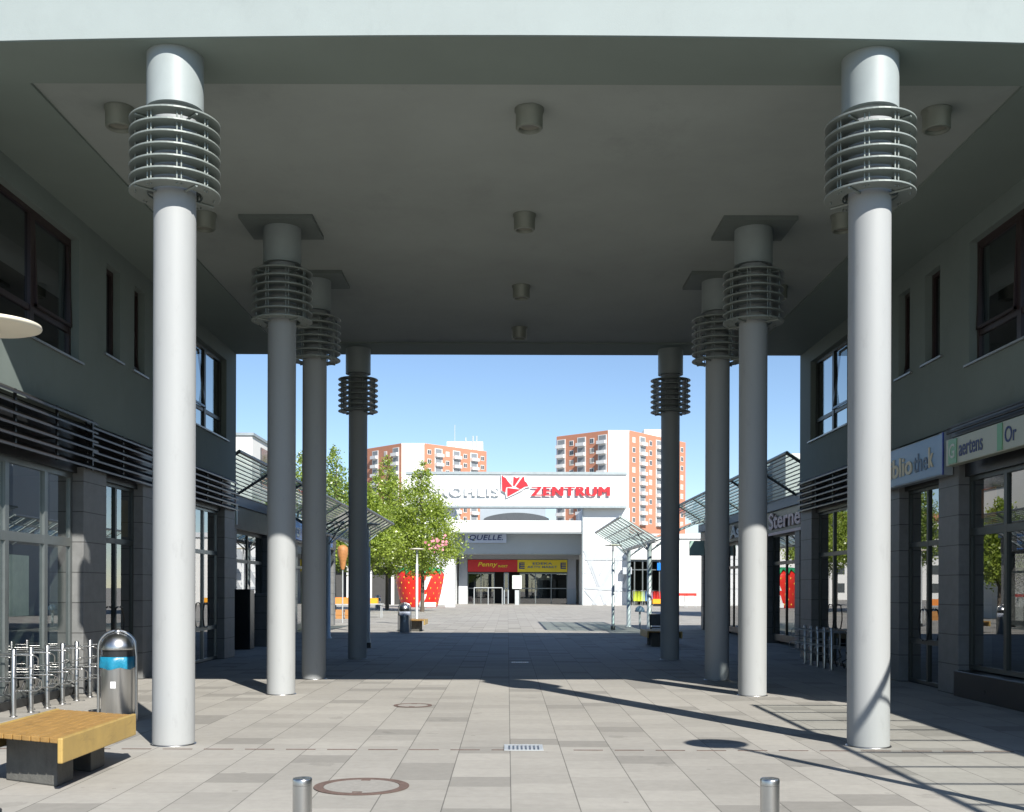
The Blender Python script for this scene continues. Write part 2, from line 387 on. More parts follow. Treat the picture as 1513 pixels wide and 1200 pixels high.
YC = [11.6, 17.1, 20.0, 25.8]; CL, CR = -3.53, 3.82
ordn = ['foremost and brightest', 'second, partly sunlit', 'third, fully shaded', 'rearmost and darkest']
ordr = ['foremost', 'second, sunlit only at its foot', 'third, shaded grey', 'rearmost dark']
col0 = make_column(CL, YC[0], 'foremost round column on the left, sunlit white beside the steel litter bin')
llab = ['', 'second round column on the left, sunlit only on its lower half', 'third round column on the left, all in grey shade', 'rearmost round column on the left, dark beside the lamp post']
rlab = ['foremost round column on the right, sunlit with a curved shadow near its foot', 'second round column on the right, sunlit only on its lower half',
        'third round column on the right, all in grey shade', 'rearmost round column on the right, dark against the orange tower']
for k in range(1, 4): dup(col0, (CL, YC[k], 0), llab[k])
for k in range(4): dup(col0, (CR, YC[k], 0), rlab[k])
for x, sd_ in ((CL, 'left'), (CR, 'right')):
    for k in (1, 2):
        MB().box(x-.56, x+.56, YC[k]-.5, YC[k]+.52, ZS-.03, ZS+.033).build('ceiling_plate', M['plate'],
            label='dark square ceiling plate over the %s %s column' % ('second' if k == 1 else 'third', sd_), cat='ceiling plate', group='square plates above the inner columns')

# ---------------------------------------------------------------- downlights
def make_downlight(x, y, label):
    t = thing('downlight', (x, y, ZS+.035), label, 'ceiling lamp', 'cylindrical downlights on the passage ceiling')
    z = ZS+.035
    b = MB(); b.lathe(x, y, [(.175,z),(.175,z-.03),(.16,z-.05),(.16,z-.225),(.15,z-.24),(.125,z-.24),(.12,z-.20)], 32, cap=False); b.build('housing', M['lamp'], t)
    MB().lathe(x, y, [(0.001,z-.205),(.122,z-.20)], 24, cap=False).build('lens', M['lens'], t)
    return t
dl = None
for ci, (x, cn) in enumerate(((.24,'middle'),(-4.6,'left'),(5.05,'right'))):
    for ri, y in enumerate((12.95, 16.6, 20.5, 23.8)):
        rn = ('first','second','third','fourth')[ri]
        lab = 'cylindrical ceiling lamp, %s from the front in the %s row' % (rn, cn)
        if dl is None: dl = make_downlight(x, y, lab)
        else: dup(dl, (x, y, ZS+.035), lab)

# ---------------------------------------------------------------- side buildings under the passage
def side_building(s, xw, label):
    """s=-1 left, +1 right; xw inner wall plane; o(d) is a plane d metres behind the wall face"""
    t = thing('shop_building', (xw, YF, 0), label, 'building')
    o = lambda d: xw + s*d
    wins = [(12.6,16.72,5.1,6.95,3),(17.86,18.5,5.46,6.95,1),(19.2,19.75,5.46,6.95,1),(22.75,25.5,5.1,6.95,2)]
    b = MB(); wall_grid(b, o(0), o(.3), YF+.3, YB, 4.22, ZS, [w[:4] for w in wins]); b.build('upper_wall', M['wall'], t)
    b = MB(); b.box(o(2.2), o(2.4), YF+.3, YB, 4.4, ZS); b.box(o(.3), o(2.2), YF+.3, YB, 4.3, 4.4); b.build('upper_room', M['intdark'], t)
    for (y0, y1, z0, z1, n) in wins:
        f = MB(); d0, d1 = .12, .19; w = .07
        f.box(o(d0), o(d1), y0, y1, z0, z0+w); f.box(o(d0), o(d1), y0, y1, z1-w, z1)
        f.box(o(d0), o(d1), y0, y0+w, z0+w, z1-w); f.box(o(d0), o(d1), y1-w, y1, z0+w, z1-w)
        ys = [y0 + (y1-y0)*k/n for k in range(n+1)]
        for k in range(1, n): f.box(o(d0-.005), o(d1), ys[k]-.06, ys[k]+.06, z0+w, z1-w)
        if n > 1:
            f.box(o(d0+.01), o(d1-.01), y0+w, y1-w, z0+.42, z0+.50)
        wf = f.build('window', M['brown'] if y0 < 20 else M['frame'], t)
        for k in range(n):
            a, c = ys[k]+.06, ys[k+1]-.06
            MB().quad((o(.16), a, z0+w), (o(.16), c, z0+w), (o(.16), c, z1-w), (o(.16), a, z1-w)).build('pane', M['pane_up'], wf)
            # opening sash
            if (n > 1 and k != 1) or n == 1 and y0 > 19:
                tl = .16 if (y0 > 22 or n == 1) else .05
                za, zb = (z0+.5 if n > 1 else z0+w), z1-w
                sb = MB(); q = .045
                def P(yy, zz, off=0): fr = (zz-za)/(zb-za); return (o(.11 - off + tl*fr), yy, zz)
                for (ya, yb2, zc, zd) in ((a, a+q, za, zb), (c-q, c, za, zb), (a, c, za, za+q), (a, c, zb-q, zb)):
                    vs = [P(ya,zc), P(yb2,zc), P(yb2,zd), P(ya,zd), P(ya,zc,.035), P(yb2,zc,.035), P(yb2,zd,.035), P(ya,zd,.035)]
                    sb.add(vs, [(0,1,2,3),(4,5,6,7),(0,1,5,4),(1,2,6,5),(2,3,7,6),(3,0,4,7)])
                sb.build('sash', M['brown'] if y0 < 20 else M['frame_l'], wf)
        MB().box(o(-.045), o(.12), y0-.12, y1+.12, z0-.035, z0-.003).build('sill', M['sill'], wf)
    # pillars
    pil = [(16.98 if s < 0 else 17.15,17.95),(19.75,20.5),(25.45,26.4)]
    for (y0, y1) in pil:
        MB().box(o(.02), o(.55), y0, y1, 0, 4.22 if s > 0 else 3.52).build('pillar', M['stone'], t, bevel=.008)
    # lintel zone behind the louvres / signs
    MB().box(o(.12), o(.5), YF+.3, YB, 3.42, 4.22).build('lintel', M['dark'], t)
    # interior shell
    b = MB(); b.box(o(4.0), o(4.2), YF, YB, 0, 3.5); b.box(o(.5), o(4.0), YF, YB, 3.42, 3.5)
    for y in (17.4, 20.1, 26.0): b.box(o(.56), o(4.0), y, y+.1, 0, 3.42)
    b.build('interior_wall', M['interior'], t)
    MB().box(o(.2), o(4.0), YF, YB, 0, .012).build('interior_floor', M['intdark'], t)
    # shop fronts
    def window(y0, y1, z0, z1, mull, trans, fm, name='shop_window', d=.22, w=.055):
        f = MB()
        f.box(o(d-.03), o(d+.04), y0, y1, z0, z0+w); f.box(o(d-.03), o(d+.04), y0, y1, z1-w, z1)
        f.box(o(d-.03), o(d+.04), y0, y0+w, z0+w, z1-w); f.box(o(d-.03), o(d+.04), y1-w, y1, z0+w, z1-w)
        for m_ in mull: f.box(o(d-.035), o(d+.045), m_-w*.7, m_+w*.7, z0+w, z1-w)
        for z_ in trans: f.box(o(d-.033), o(d+.043), y0+w, y1-w, z_-w*.8, z_+w*.8)
        fo = f.build(name, fm, t)
        ys = [y0] + list(mull) + [y1]
        for k in range(len(ys)-1):
            MB().quad((o(d), ys[k]+.02, z0+.02), (o(d), ys[k+1]-.02, z0+.02), (o(d), ys[k+1]-.02, z1-.02), (o(d), ys[k]+.02, z1-.02)).build('pane', M['pane'], fo)
        return fo
    fm = M['frame']
    if s < 0:
        window(12.0, 16.97, .12, 3.42, [13.2, 14.75, 16.0], [2.35], M['frame_l'], w=.08)
        MB().box(o(.14), o(.5), YF+.3, 16.97, 0, .12).build('plinth', M['black'], t)
    else:
        window(12.0, 17.15, .42, 3.42, [13.5, 15.9], [2.55], fm, w=.07)
        MB().box(o(-.06), o(.5), YF+.3, 17.13, 0, .40).build('plinth', M['black'], t, bevel=.01)
    d1 = window(17.95, 19.75, .02, 3.42, [18.85], [2.45, .75], fm, 'shop_door')
    window(20.5, 23.1, .12, 3.42, [21.8], [2.5], fm)
    d2 = window(23.1, 25.45, .02, 3.42, [24.3], [2.45, .75], fm if s > 0 else M['frame_l'], 'shop_door')
    for dd, yc in ((d1, 18.85), (d2, 24.3)):
        for q in (-1, 1):
            h = [(0,.78),(.10,.80),(.19,.98),(.19,1.12),(.10,1.30),(0,1.32)]
            MB().tube([(o(.13), yc+q*(.05+a), z) for a, z in h], .014, 8).build('handle', M['black'], dd)
    return t
lb = side_building(-1, XL, 'left side of the passage: dark shops with stone pillars below, dark brown windows above')
rb = side_building(1, XR, 'right side of the passage: dark shops with stone pillars, windows above the blue sign')
def louvre(s, x, y0, y1, z0, z1, n, label, dep=.12):
    t = thing('louvre_screen', (x, (y0+y1)/2, z0), label, 'louvre', 'dark louvre screens above the shops')
    k = max(2, int((y1-y0)/1.15)+1)
    for i in range(k):
        f = MB(); y = y0+.02 + (y1-y0-.04)*i/(k-1); f.box(x+s*dep*.5, x+s*(dep*.5+.03), y-.02, y+.02, z0, z1)
        f.box(x+s*(dep*.5+.03), x+s*(dep+.22), y-.012, y+.012, z0+.3, z0+.34)
        f.build('louvre_bracket', M['dark'], t)
    for i in range(n):
        z = z0 + (z1-z0-.09)*i/(n-1)
        q = MB(); xa, xb = x, x + s*dep
        th = .030
        q.add([(xa,y0,z),(xb,y0,z+.085),(xb,y0,z+.085+th),(xa,y0,z+th),(xa,y1,z),(xb,y1,z+.085),(xb,y1,z+.085+th),(xa,y1,z+th)],
              [(0,1,2,3),(7,6,5,4),(0,4,5,1),(1,5,6,2),(2,6,7,3),(3,7,4,0)])
        q.build('slat', M['louvre'], t)
    return t
louvre(-1, XL+.22, 11.6, 16.95, 3.46, 4.24, 6, 'nearest louvre screen on the left, projecting over the bike stands', .15)
louvre(-1, XL+.08, 17.02, 20.25, 3.50, 4.22, 6, 'middle louvre screen on the left, above the grey stone pillar')
louvre(-1, XL+.08, 21.4, 26.35, 3.50, 4.22, 6, 'far louvre screen on the left, behind the foremost column')
louvre(1, XR-.08, 21.0, 26.35, 3.50, 4.24, 6, 'louvre screen on the right, above the row of dark bike stands')

# posters in the shop glass
def poster(name, s, x, y0, y1, z0, z1, m, label, cat='poster'):
    MB().box(x, x+s*.006, y0, y1, z0, z1).build(name, m, label=label, cat=cat)
poster('poster', -1, XL-.24, 14.95, 15.55, 1.25, 2.1, M['poster'], 'pale poster inside the left shop window behind the bike stands')
poster('poster', -1, XL-.24, 18.05, 18.8, 2.55, 3.2, M['posty'], 'yellow brown poster left in the fanlight over the left shop door')
poster('poster', -1, XL-.24, 18.9, 19.6, 2.55, 3.2, M['posty'], 'yellow brown poster right in the fanlight over the left shop door')
poster('poster', 1, XR+.25, 16.35, 16.85, 2.75, 3.2, M['orange2'], 'small orange poster in the fanlight of the right shop window')
# shop interiors: counters and shelves
def shelf(x0, x1, y0, y1, lab, cols):
    t = thing('display_shelf', ((x0+x1)/2, (y0+y1)/2, 0), lab, 'shelf')
    b = MB(); b.box(x0, x0+.03, y0, y1, 0, 1.8); b.box(x1-.03, x1, y0, y1, 0, 1.8)
    for z in (.1, .55, 1.0, 1.45, 1.77): b.box(x0+.03, x1-.03, y0, y1, z, z+.03)
    b.build('rack', M['winframe'], t)
    for z in (.13, .58, 1.03, 1.48):
        y = y0+.03
        c = MB()
        while y < y1-.15:
            w = random.uniform(.06, .16); c.box(x0+.06, x1-.06, y, y+w, z, z+random.uniform(.15,.32), random.randrange(len(cols))); y += w+.015
        c.build('goods', cols, t)
shelf(9.2, 9.6, 12.2, 16.2, 'shelf of coloured goods inside the near right shop', [M['red'], M['yellow'], M['poster'], M['signgreen']])
shelf(-9.4, -9.0, 12.4, 16.4, 'shelf of coloured goods inside the near left shop', [M['poster'], M['bluesign'], M['yellow'], M['brownbox']])
# ---------------------------------------------------------------- signs on the right
t = thing('library_sign', (XR-.14, 18.85, 3.5), 'blue box sign reading Bibliothek above the right shop door', 'sign')
MB().box(XR-.15, XR, 17.32, 20.35, 3.47, 4.14).build('sign_box', M['greyblue'], t)
MB().box(XR-.165, XR-.151, 17.345, 20.35, 3.49, 4.12).build('sign_face', M['bluesign'], t)
MB().box(XR-.17, XR-.15, 17.31, 17.343, 3.47, 4.14).build('edge_strip', M['bluedeep'], t)
text_mb('Biblio', (XR-.166, 20.05, 3.62), (0,-1,0), (0,0,1), 1.45, .33, .012, .02).build('lettering', M['cream'], t)
text_mb('the', (XR-.166, 18.55, 3.62), (0,-1,0), (0,0,1), .62, .31, .008, .01).build('lettering', M['slate'], t)
text_mb('k', (XR-.166, 17.88, 3.64), (0,-1,0), (0,0,1), .2, .33, .012, .02).build('lettering', M['cream'], t)
t = thing('shop_sign', (XR-.2, 14.8, 3.5), 'long pale shop sign with green square and blue letters above right window', 'sign')
MB().box(XR-.24, XR-.1, 12.5, 17.0, 3.56, 3.97).build('sign_box', M['signwhite'], t, bevel=.012)
MB().box(XR-.252, XR-.241, 16.58, 16.88, 3.58, 3.95).build('green_square', M['signgreen'], t)
MB().box(XR-.252, XR-.241, 15.05, 15.2, 3.58, 3.95).build('green_stripe', M['signgreen'], t)
text_mb('G', (XR-.253, 16.84, 3.66), (0,-1,0), (0,0,1), .2, .22, .004, .01).build('lettering', M['poster'], t)
text_mb('aertens', (XR-.242, 16.5, 3.66), (0,-1,0), (0,0,1), .82, .2, .006, .005).build('lettering', M['navy'], t)
text_mb('Or', (XR-.242, 14.98, 3.66), (0,-1,0), (0,0,1), .34, .22, .006, .005).build('lettering', M['navy'], t)
b = MB(); b.box(XR-.12, XR+.1, YF+.3, 17.1, 4.02, 4.2); b.tube([(XR-.2, 12, 4.08), (XR-.2, 17.05, 4.08)], .02, 8); b.tube([(XR-.2, 12, 4.15), (XR-.2, 17.05, 4.15)], .012, 8)
b.build('awning_box', M['dark'], label='dark awning box with rails over the pale shop sign', cat='awning box')

# ---------------------------------------------------------------- rear wings
def rear_wing(s, xw, y1, label):
    t = thing('shop_building', (xw, YB, 0), label, 'building')
    o = lambda d: xw + s*d
    y0 = YB+.25
    MB().box(o(0), o(9), y0, y1, 3.35, 4.15).build('roof', M['dark'], t)
    MB().box(o(-.08), o(0), y0, y1+.08, 4.0, 4.3).build('eaves_board', M['slate'], t)
    MB().box(o(.9), o(9), y0, y1-.3, 0, 3.35).build('inner_wall', M['interior'], t)
    ys = [y0 + (y1-y0)*k/5 for k in range(6)]
    for k in range(6):
        yy = min(max(ys[k], y0+.25), y1-.25); MB().box(o(.03), o(.45), yy-.25, yy+.25, 0, 3.35).build('pillar', M['stone'], t)
    for k in range(5):
        a, c = ys[k]+.28, ys[k+1]-.28; f = MB(); m_ = (a+c)/2
        f.box(o(.2), o(.27), a, c, .1, .3); f.box(o(.2), o(.27), a, c, 2.4, 2.5); f.box(o(.2), o(.27), a, c, 3.25, 3.35)
        for yy in (a+.03, m_, c-.03): f.box(o(.195), o(.275), yy-.03, yy+.03, .3, 3.25)
        fo = f.build('shop_window', M['frame'], t)
        MB().quad((o(.23), a, .1), (o(.23), c, .1), (o(.23), c, 3.3), (o(.23), a, 3.3)).build('pane', M['pane'], fo)
    # rising glass canopy
    b = MB(); n = 22
    for k in range(n+1):
        y = y0 + .1 + (y1-y0-.2)*k/n
        if k % 4 == 0: b.tube([(o(-.02), y, 4.22), (o(-1.2), y, 4.98)], .04, 6)
    for k in range(13):
        f_ = k/12; b.tube([(o(-1.2*f_), y0+.05, 4.22+.76*f_), (o(-1.2*f_), y1-.05, 4.22+.76*f_)], .016 if k < 12 else .045, 6)
    cf = b.build('canopy_frame', M['canopy_dark'], t)
    MB().quad((o(0), y0, 4.26), (o(-1.22), y0, 5.03), (o(-1.22), y1, 5.03), (o(0), y1, 4.26)).build('canopy_pane', M['canopy_glass'], cf)
    return t
rear_wing(-1, -7.75, 49.5, 'low dark shop row beyond the passage on the left, blue sign on it')
rear_wing(1, 8.0, 45.5, 'low dark shop row beyond the passage on the right, with glass canopy')
t = thing('blue_shop_sign', (-7.6, 43, 3.4), 'long bright blue box sign on the left shop row beyond the columns', 'sign')
MB().box(-7.6, -7.75, 38.5, 47.6, 3.42, 4.1).build('sign_box', M['bright_blue'], t)
text_mb('ro', (-7.598, 38.9, 3.5), (0,1,0), (0,0,1), 1.1, .34, .01, .01).build('lettering', M['white'], t)
text_mb('7', (-7.598, 46.5, 3.52), (0,1,0), (0,0,1), .7, .45, .01, .03).build('lettering', M['white'], t)
t = thing('shop_lettering', (7.9, 31, 3.4), 'pale pink raised letters Sternen on the right shop row by the passage', 'sign')
text_mb('Sternenb', (7.97, 33.4, 3.45), (0,-1,0), (0,0,1), 5.0, .50, .03, .02).build('lettering', M['pinkw'], t)
MB().box(7.98, 8.0, 28, 33.6, 3.28, 3.36).build('rail', M['pinkw'], t)
t = thing('shop_lettering', (7.9, 37, 3.4), 'white raised letters Asia on the right shop row between two columns', 'sign')
text_mb('Asia', (7.97, 39.2, 3.45), (0,-1,0), (0,0,1), 2.6, .45, .03, .02).build('lettering', M['white'], t)
t = thing('mint_sign', (7.9, 44, 2.9), 'mint green hanging box sign at far corner of the right shop row', 'sign')
MB().box(7.3, 7.9, 44.0, 44.12, 3.0, 3.6).build('sign_box', M['teal'], t, bevel=.01)
MB().tube([(7.9, 44.06, 3.5), (8.02, 44.06, 3.5)], .02).build('bracket', M['dark'], t)
t = thing('hanging_sign', (-7.5, 28.6, 3.1), 'small pale square sign hung on the left shop row by the passage', 'sign')
MB().box(-7.55, -7.05, 28.5, 28.62, 3.3, 3.85).build('sign_box', M['poster'], t, bevel=.01)
MB().tube([(-7.75, 28.56, 3.7), (-7.5, 28.56, 3.7)], .02).build('bracket', M['dark'], t)
t = thing('news_cabinet', (-7.1, 29.6, 0), 'tall black cabinet standing at the left shop row past the passage', 'cabinet')
MB().box(-7.35, -6.9, 29.4, 29.9, 0, 1.62).build('body', M['black'], t, bevel=.02)
MB().box(-7.3, -6.95, 29.385, 29.4, .8, 1.4).build('front_panel', M['dark'], t)
t = thing('low_wall_block', (-7.1, 31.2, 0), 'waist high grey stone block beside the black cabinet', 'stone block')
MB().box(-7.3, -6.75, 31.0, 31.8, 0, 1.5).build('block', M['stone'], t, bevel=.01)

# front right wing + glass canopy (its shadow falls into the passage)
t = thing('shop_building', (7.4, -5, 0), 'single storey shop wing beside the camera on the right', 'building')
MB().box(7.4, 20, -25, YF-.02, 0, 3.95).build('wall', M['wall'], t)
b = MB(); b.tube([(5.78, -20, 3.9), (5.78, 11.0, 3.9)], .04, 8)
for k in range(35): b.tube([(5.78, 10.95-.9*k, 3.9), (7.4, 10.95-.9*k, 3.9)], .022, 6)
cf = b.build('canopy_frame', M['steel_d'], t)
MB().quad((5.78, -20, 3.94), (7.4, -20, 3.94), (7.4, 11.0, 3.94), (5.78, 11.0, 3.94)).build('canopy_pane', M['canopy_front'], cf)

# ---------------------------------------------------------------- lamp posts
def make_lamp(x, y, label):
    t = thing('street_lamp', (x, y, 0), label, 'street lamp', 'disc topped street lamps')
    MB().lathe(x, y, [(.075,0),(.075,.25),(.062,.27),(.062,2.75),(.03,2.8),(.022,3.42)], 20).build('post', M['post'], t)
    b = MB(); b.lathe(x, y, [(.02,3.395),(.30,3.405),(.33,3.415),(.335,3.425),(.33,3.44),(.1,3.47),(.01,3.475)], 48, cap=False); b.build('disc', M['disc'], t)
    b = MB(); 
    for k in range(3):
        a = k*2*pi/3; b.tube([(x+.055*cos(a), y+.055*sin(a), 2.72), (x+.055*cos(a), y+.055*sin(a), 3.4)], .008, 6)
    b.build('rod', M['steel_d'], t)
    MB().lathe(x, y, [(.09,0),(.09,.14),(.076,.15)], 20).build('foot', M['dark'], t)
    return t
lp = make_lamp(-3.52, 7.43, 'street lamp with pale disc at left edge, over the yellow bench')
for o_ in lp.children:
    pass
dup(lp, (4.22, 7.62, 0), 'street lamp beside the camera on the right, casting the disc shadow')
dup(lp, (-3.87, 30.4, 0), 'dark shaded street lamp beside the rearmost left column')
dup(lp, (4.28, 44.5, 0), 'thin pale street lamp right of the entrance, left of the glass canopy')
dup(lp, (-4.08, 49.3, 0), 'sunlit street lamp in front of the big strawberry')

# ---------------------------------------------------------------- bench
def make_bench(x0, y0, label, L=1.67, w=.85, sk=.42):
    t = thing('bench', (x0, y0, 0), label, 'bench', 'slatted benches on concrete blocks')
    n = 9; sw = w/n
    for k in range(n):
        xa = x0 - sw*k - .004; xb = x0 - sw*(k+1) + .004
        ya = y0 + sk*k/n; yb = y0 + sk*(k+1)/n
        MB().add([(xa,ya,.41),(xb,yb,.41),(xb,yb+L,.41),(xa,ya+L,.41),(xa,ya,.452),(xb,yb,.452),(xb,yb+L,.452),(xa,ya+L,.452)],
             [(0,1,2,3),(4,7,6,5),(0,4,5,1),(1,5,6,2),(2,6,7,3),(3,7,4,0)]).build('slat', M['wood'], t, bevel=.006)
    MB().box(x0+.001, x0+.045, y0-.03, y0+L+.02, .255, .458).build('side_board', M['woodedge'], t, bevel=.01)
    MB().box(x0-w-.045, x0-w-.001, y0+sk-.03, y0+sk+L+.02, .255, .458).build('side_board', M['woodedge'], t, bevel=.01)
    for yy in (.32, 1.05):
        b = MB(); xa, xb = x0-.16, x0-w+.12
        a0 = y0+yy+.05; a1 = y0+yy+.05+sk*.75; h = .40
        b.add([(xa,a0,0),(xb,a1,0),(xb,a1+.34,0),(xa,a0+.34,0),(xa,a0,h),(xb,a1,h),(xb,a1+.34,h),(xa,a0+.34,h)],
              [(0,1,2,3),(4,7,6,5),(0,4,5,1),(1,5,6,2),(2,6,7,3),(3,7,4,0)])
        b.build('block', M['concrete'], t, bevel=.015)
    return t
bn = make_bench(-3.56, 8.70, 'yellow slatted bench on concrete blocks beside the foremost left column')
dup(bn, (4.9, 31.0, 0), 'shaded slatted bench beside the rearmost right column')
dup(bn, (-3.2, 41.8, 0), 'small far slatted bench behind the shaded litter bin')

# ---------------------------------------------------------------- litter bin
def make_bin(x, y, label, bagm):
    t = thing('litter_bin', (x, y, 0), label, 'litter bin', 'domed steel litter bins')
    MB().lathe(x, y, [(.19,.03),(.20,.05),(.20,.78)], 40).build('body', M['steel'], t)
    prof = [(.215,.735),(.222,.70),(.222,.66),(.212,.64)]
    g = MB(); n = 40; vs = []; fs = []
    for r, z, w_ in ((.203,.80,0),(.212,.79,.004),(.216,.74,.008),(.220,.69,.012),(.214,.655,.016)):
        for k in range(n):
            a = 2*pi*k/n; vs.append((x+(r+w_*sin(a*7))*cos(a), y+(r+w_*sin(a*7))*sin(a), z + w_*.8*sin(a*5+1)))
    for i in range(4):
        for k in range(n): fs.append((i*n+k, i*n+(k+1)%n, (i+1)*n+(k+1)%n, (i+1)*n+k))
    g.add(vs, fs, 0, True); g.build('liner_bag', bagm, t)
    MB().lathe(x, y, [(.185,.78),(.185,.90)], 40).build('opening', M['black'], t)
    MB().lathe(x, y, [(.205,.885),(.208,.90),(.200,.955),(.17,1.02),(.12,1.065),(.06,1.09),(.005,1.095)], 40, cap=False).build('dome', M['steel'], t)
    arc = [(x-.235, y-.02, .0), (x-.235, y-.02, .55), (x-.235, y-.02, .88)] + [(x-.235*cos(a), y-.02, .90+.22*sin(a)) for a in [pi/2*k/8 for k in range(1, 15)]] + [(x+.235, y-.02, .8), (x+.235, y-.02, 0)]
    MB().tube(arc, .017, 10).build('hoop', M['steel'], t)
    MB().lathe(x, y, [(.05,1.09),(.055,1.11),(.03,1.14),(.005,1.145)], 16, cap=False).build('knob', M['steel_d'], t)
    MB().box(x-.02, x+.045, y-.208, y-.2, .42, .50).build('sticker', M['white'], t)
    return t
bin0 = make_bin(-4.83, 13.6, 'domed stainless litter bin with blue liner bag behind the yellow bench', M['bag'])
bin1 = make_bin(-3.8, 40.5, 'dark shaded litter bin with pale liner bag near the far bench', M['bagw'])
dup(bin0, (-10.4, 88, 0), 'tiny far litter bin with blue bag left of the strawberry')

# ---------------------------------------------------------------- bollards
def make_bollard(x, y, label):
    t = thing('bollard', (x, y, 0), label, 'bollard', 'stainless steel bollards')
    MB().lathe(x, y, [(.038,0),(.038,.872)], 32).build('tube', M['steel'], t)
    MB().lathe(x, y, [(.038,.873),(.0385,.893),(.036,.899),(.001,.90)], 32, cap=False).build('cap', M['steel'], t)
    return t
bo = make_bollard(-.81, 4.34, 'polished steel bollard left of centre by the round manhole cover')
dup(bo, (1.045, 4.36, 0), 'polished steel bollard right of centre at bottom edge')

# ---------------------------------------------------------------- bike stands
def make_stand(x, y, s, label, group):
    t = thing('bike_stand', (x, y, 0), label, 'bike stand', group)
    MB().lathe(x, y, [(.032,0),(.032,.855),(.028,.862),(.001,.864)], 16, cap=False).build('post', M['steel'], t)
    def hoop(z, L, g):
        pts = [(x-s*.02, y-g, z), (x-s*(L-.06), y-g, z)]
        for k in range(1, 6):
            a = pi/2*k/5; pts.append((x-s*(L-.06+.06*sin(a)), y-g*cos(a*2), z-.0-.06*(1-cos(a))))
        pts += [(x-s*L, y+g, z-.13), (x-s*(L-.06), y+g, z-.17), (x-s*.02, y+g, z-.17)]
        return pts
    MB().tube(hoop(.79, .30, .03), .009, 8).build('arm', M['steel'], t)
    MB().tube(hoop(.50, .34, .04), .009, 8).build('arm', M['steel'], t)
    b = MB(); b.tube([(x, y, .77), (x+s*.42, y+.02, .77), (x+s*.47, y+.02, .72), (x+s*.47, y+.02, .02)], .012, 8)
    b.tube([(x, y, .45), (x+s*.46, y+.02, .45)], .009, 8)
    b.build('back_loop', M['steel'], t)
    b = MB(); b.tube([(x+s*.3, y, .38), (x+s*.34, y-.05, .25), (x+s*.22, y, .18), (x+s*.28, y+.05, .04)], .014, 6); b.build('wheel_clamp', M['dark'], t)
    MB().lathe(x, y, [(.05,0),(.05,.008),(.028,.014)], 16).build('foot', M['steel_d'], t)
    return t
st = None
nm = ['first','second','third','fourth','fifth','sixth','seventh']
for k in range(7):
    y = 13.99 + .512*k; lab = 'sunlit steel bike stand, %s of the left row counted from the left edge' % nm[k]
    if st is None: st = make_stand(-6.3, y, -1, lab, 'steel bike stands along the left shop window')
    else: dup(st, (-6.3, y, 0), lab)
sr = None
for k in range(5):
    y = 24.4 - .5*k; lab = 'shaded bike stand by the right shops, %s of that row counted from its far end' % nm[k]
    if sr is None: sr = make_stand(6.62, y, 1, lab, 'steel bike stands in shade along the right shops')
    else: dup(sr, (6.62, y, 0), lab)

# ---------------------------------------------------------------- manholes, drain grates
def manhole(x, y, r, label, dark=False):
    t = thing('manhole_cover', (x, y, 0), label, 'manhole cover')
    b = MB(); b.lathe(x, y, [(r*.80,.004),(r*.80,.008),(r,.008),(r,.004)], 48, cap=False, smooth=False); b.build('ring', M['iron'], t)
    MB().lathe(x, y, [(r*.79,.003),(r*.79,.006)], 48).build('lid', M['steel_d'] if dark else M['lidcon'], t)
    b = MB()
    for q in (-1, 1): b.box(x-.04, x+.04, y+q*r*.7-.02, y+q*r*.7+.02, .0065, .009)
    b.build('lifting_slot', M['iron'], t)
manhole(-1.21, 9.12, .395, 'round manhole cover with rusty ring and concrete lid near the left bollard')
manhole(-1.33, 15.45, .27, 'small darker manhole cover in the middle distance, left of centre')
def grate(x, y, w, l, label):
    t = thing('drain_grate', (x, y, 0), label, 'drain grate')
    b = MB(); b.box(x-w/2, x+w/2, y-l/2, y-l/2+.02, .004, .012); b.box(x-w/2, x+w/2, y+l/2-.02, y+l/2, .004, .012)
    b.box(x-w/2, x-w/2+.02, y-l/2+.02, y+l/2-.02, .004, .012); b.box(x+w/2-.02, x+w/2, y-l/2+.02, y+l/2-.02, .004, .012)
    for k in range(9): xx = x-w/2+.03+(w-.06)*k/8; b.box(xx-.011, xx+.011, y-l/2+.02, y+l/2-.02, .005, .011)
    b.build('grid', M['post'], t)
    MB().box(x-w/2+.02, x+w/2-.02, y-l/2+.02, y+l/2-.02, .001, .004).build('pit', M['black'], t)
grate(.17, 11.35, .4, .4, 'square steel drain grate in the sunlit paving under the front edge')
grate(.28, 24.5, .38, .3, 'pale drain grate in the shaded paving in mid passage')
b = MB()
for k in range(26):
    x = -5.2 + k*.42
    if abs(x-.17) < .25: continue
    b.box(x, x+.30, 11.20, 11.225, .0015, .005)
b.build('slot_drain', M['iron'], label='dashed dark slot drain across the paving in line with the square grate', cat='drain')

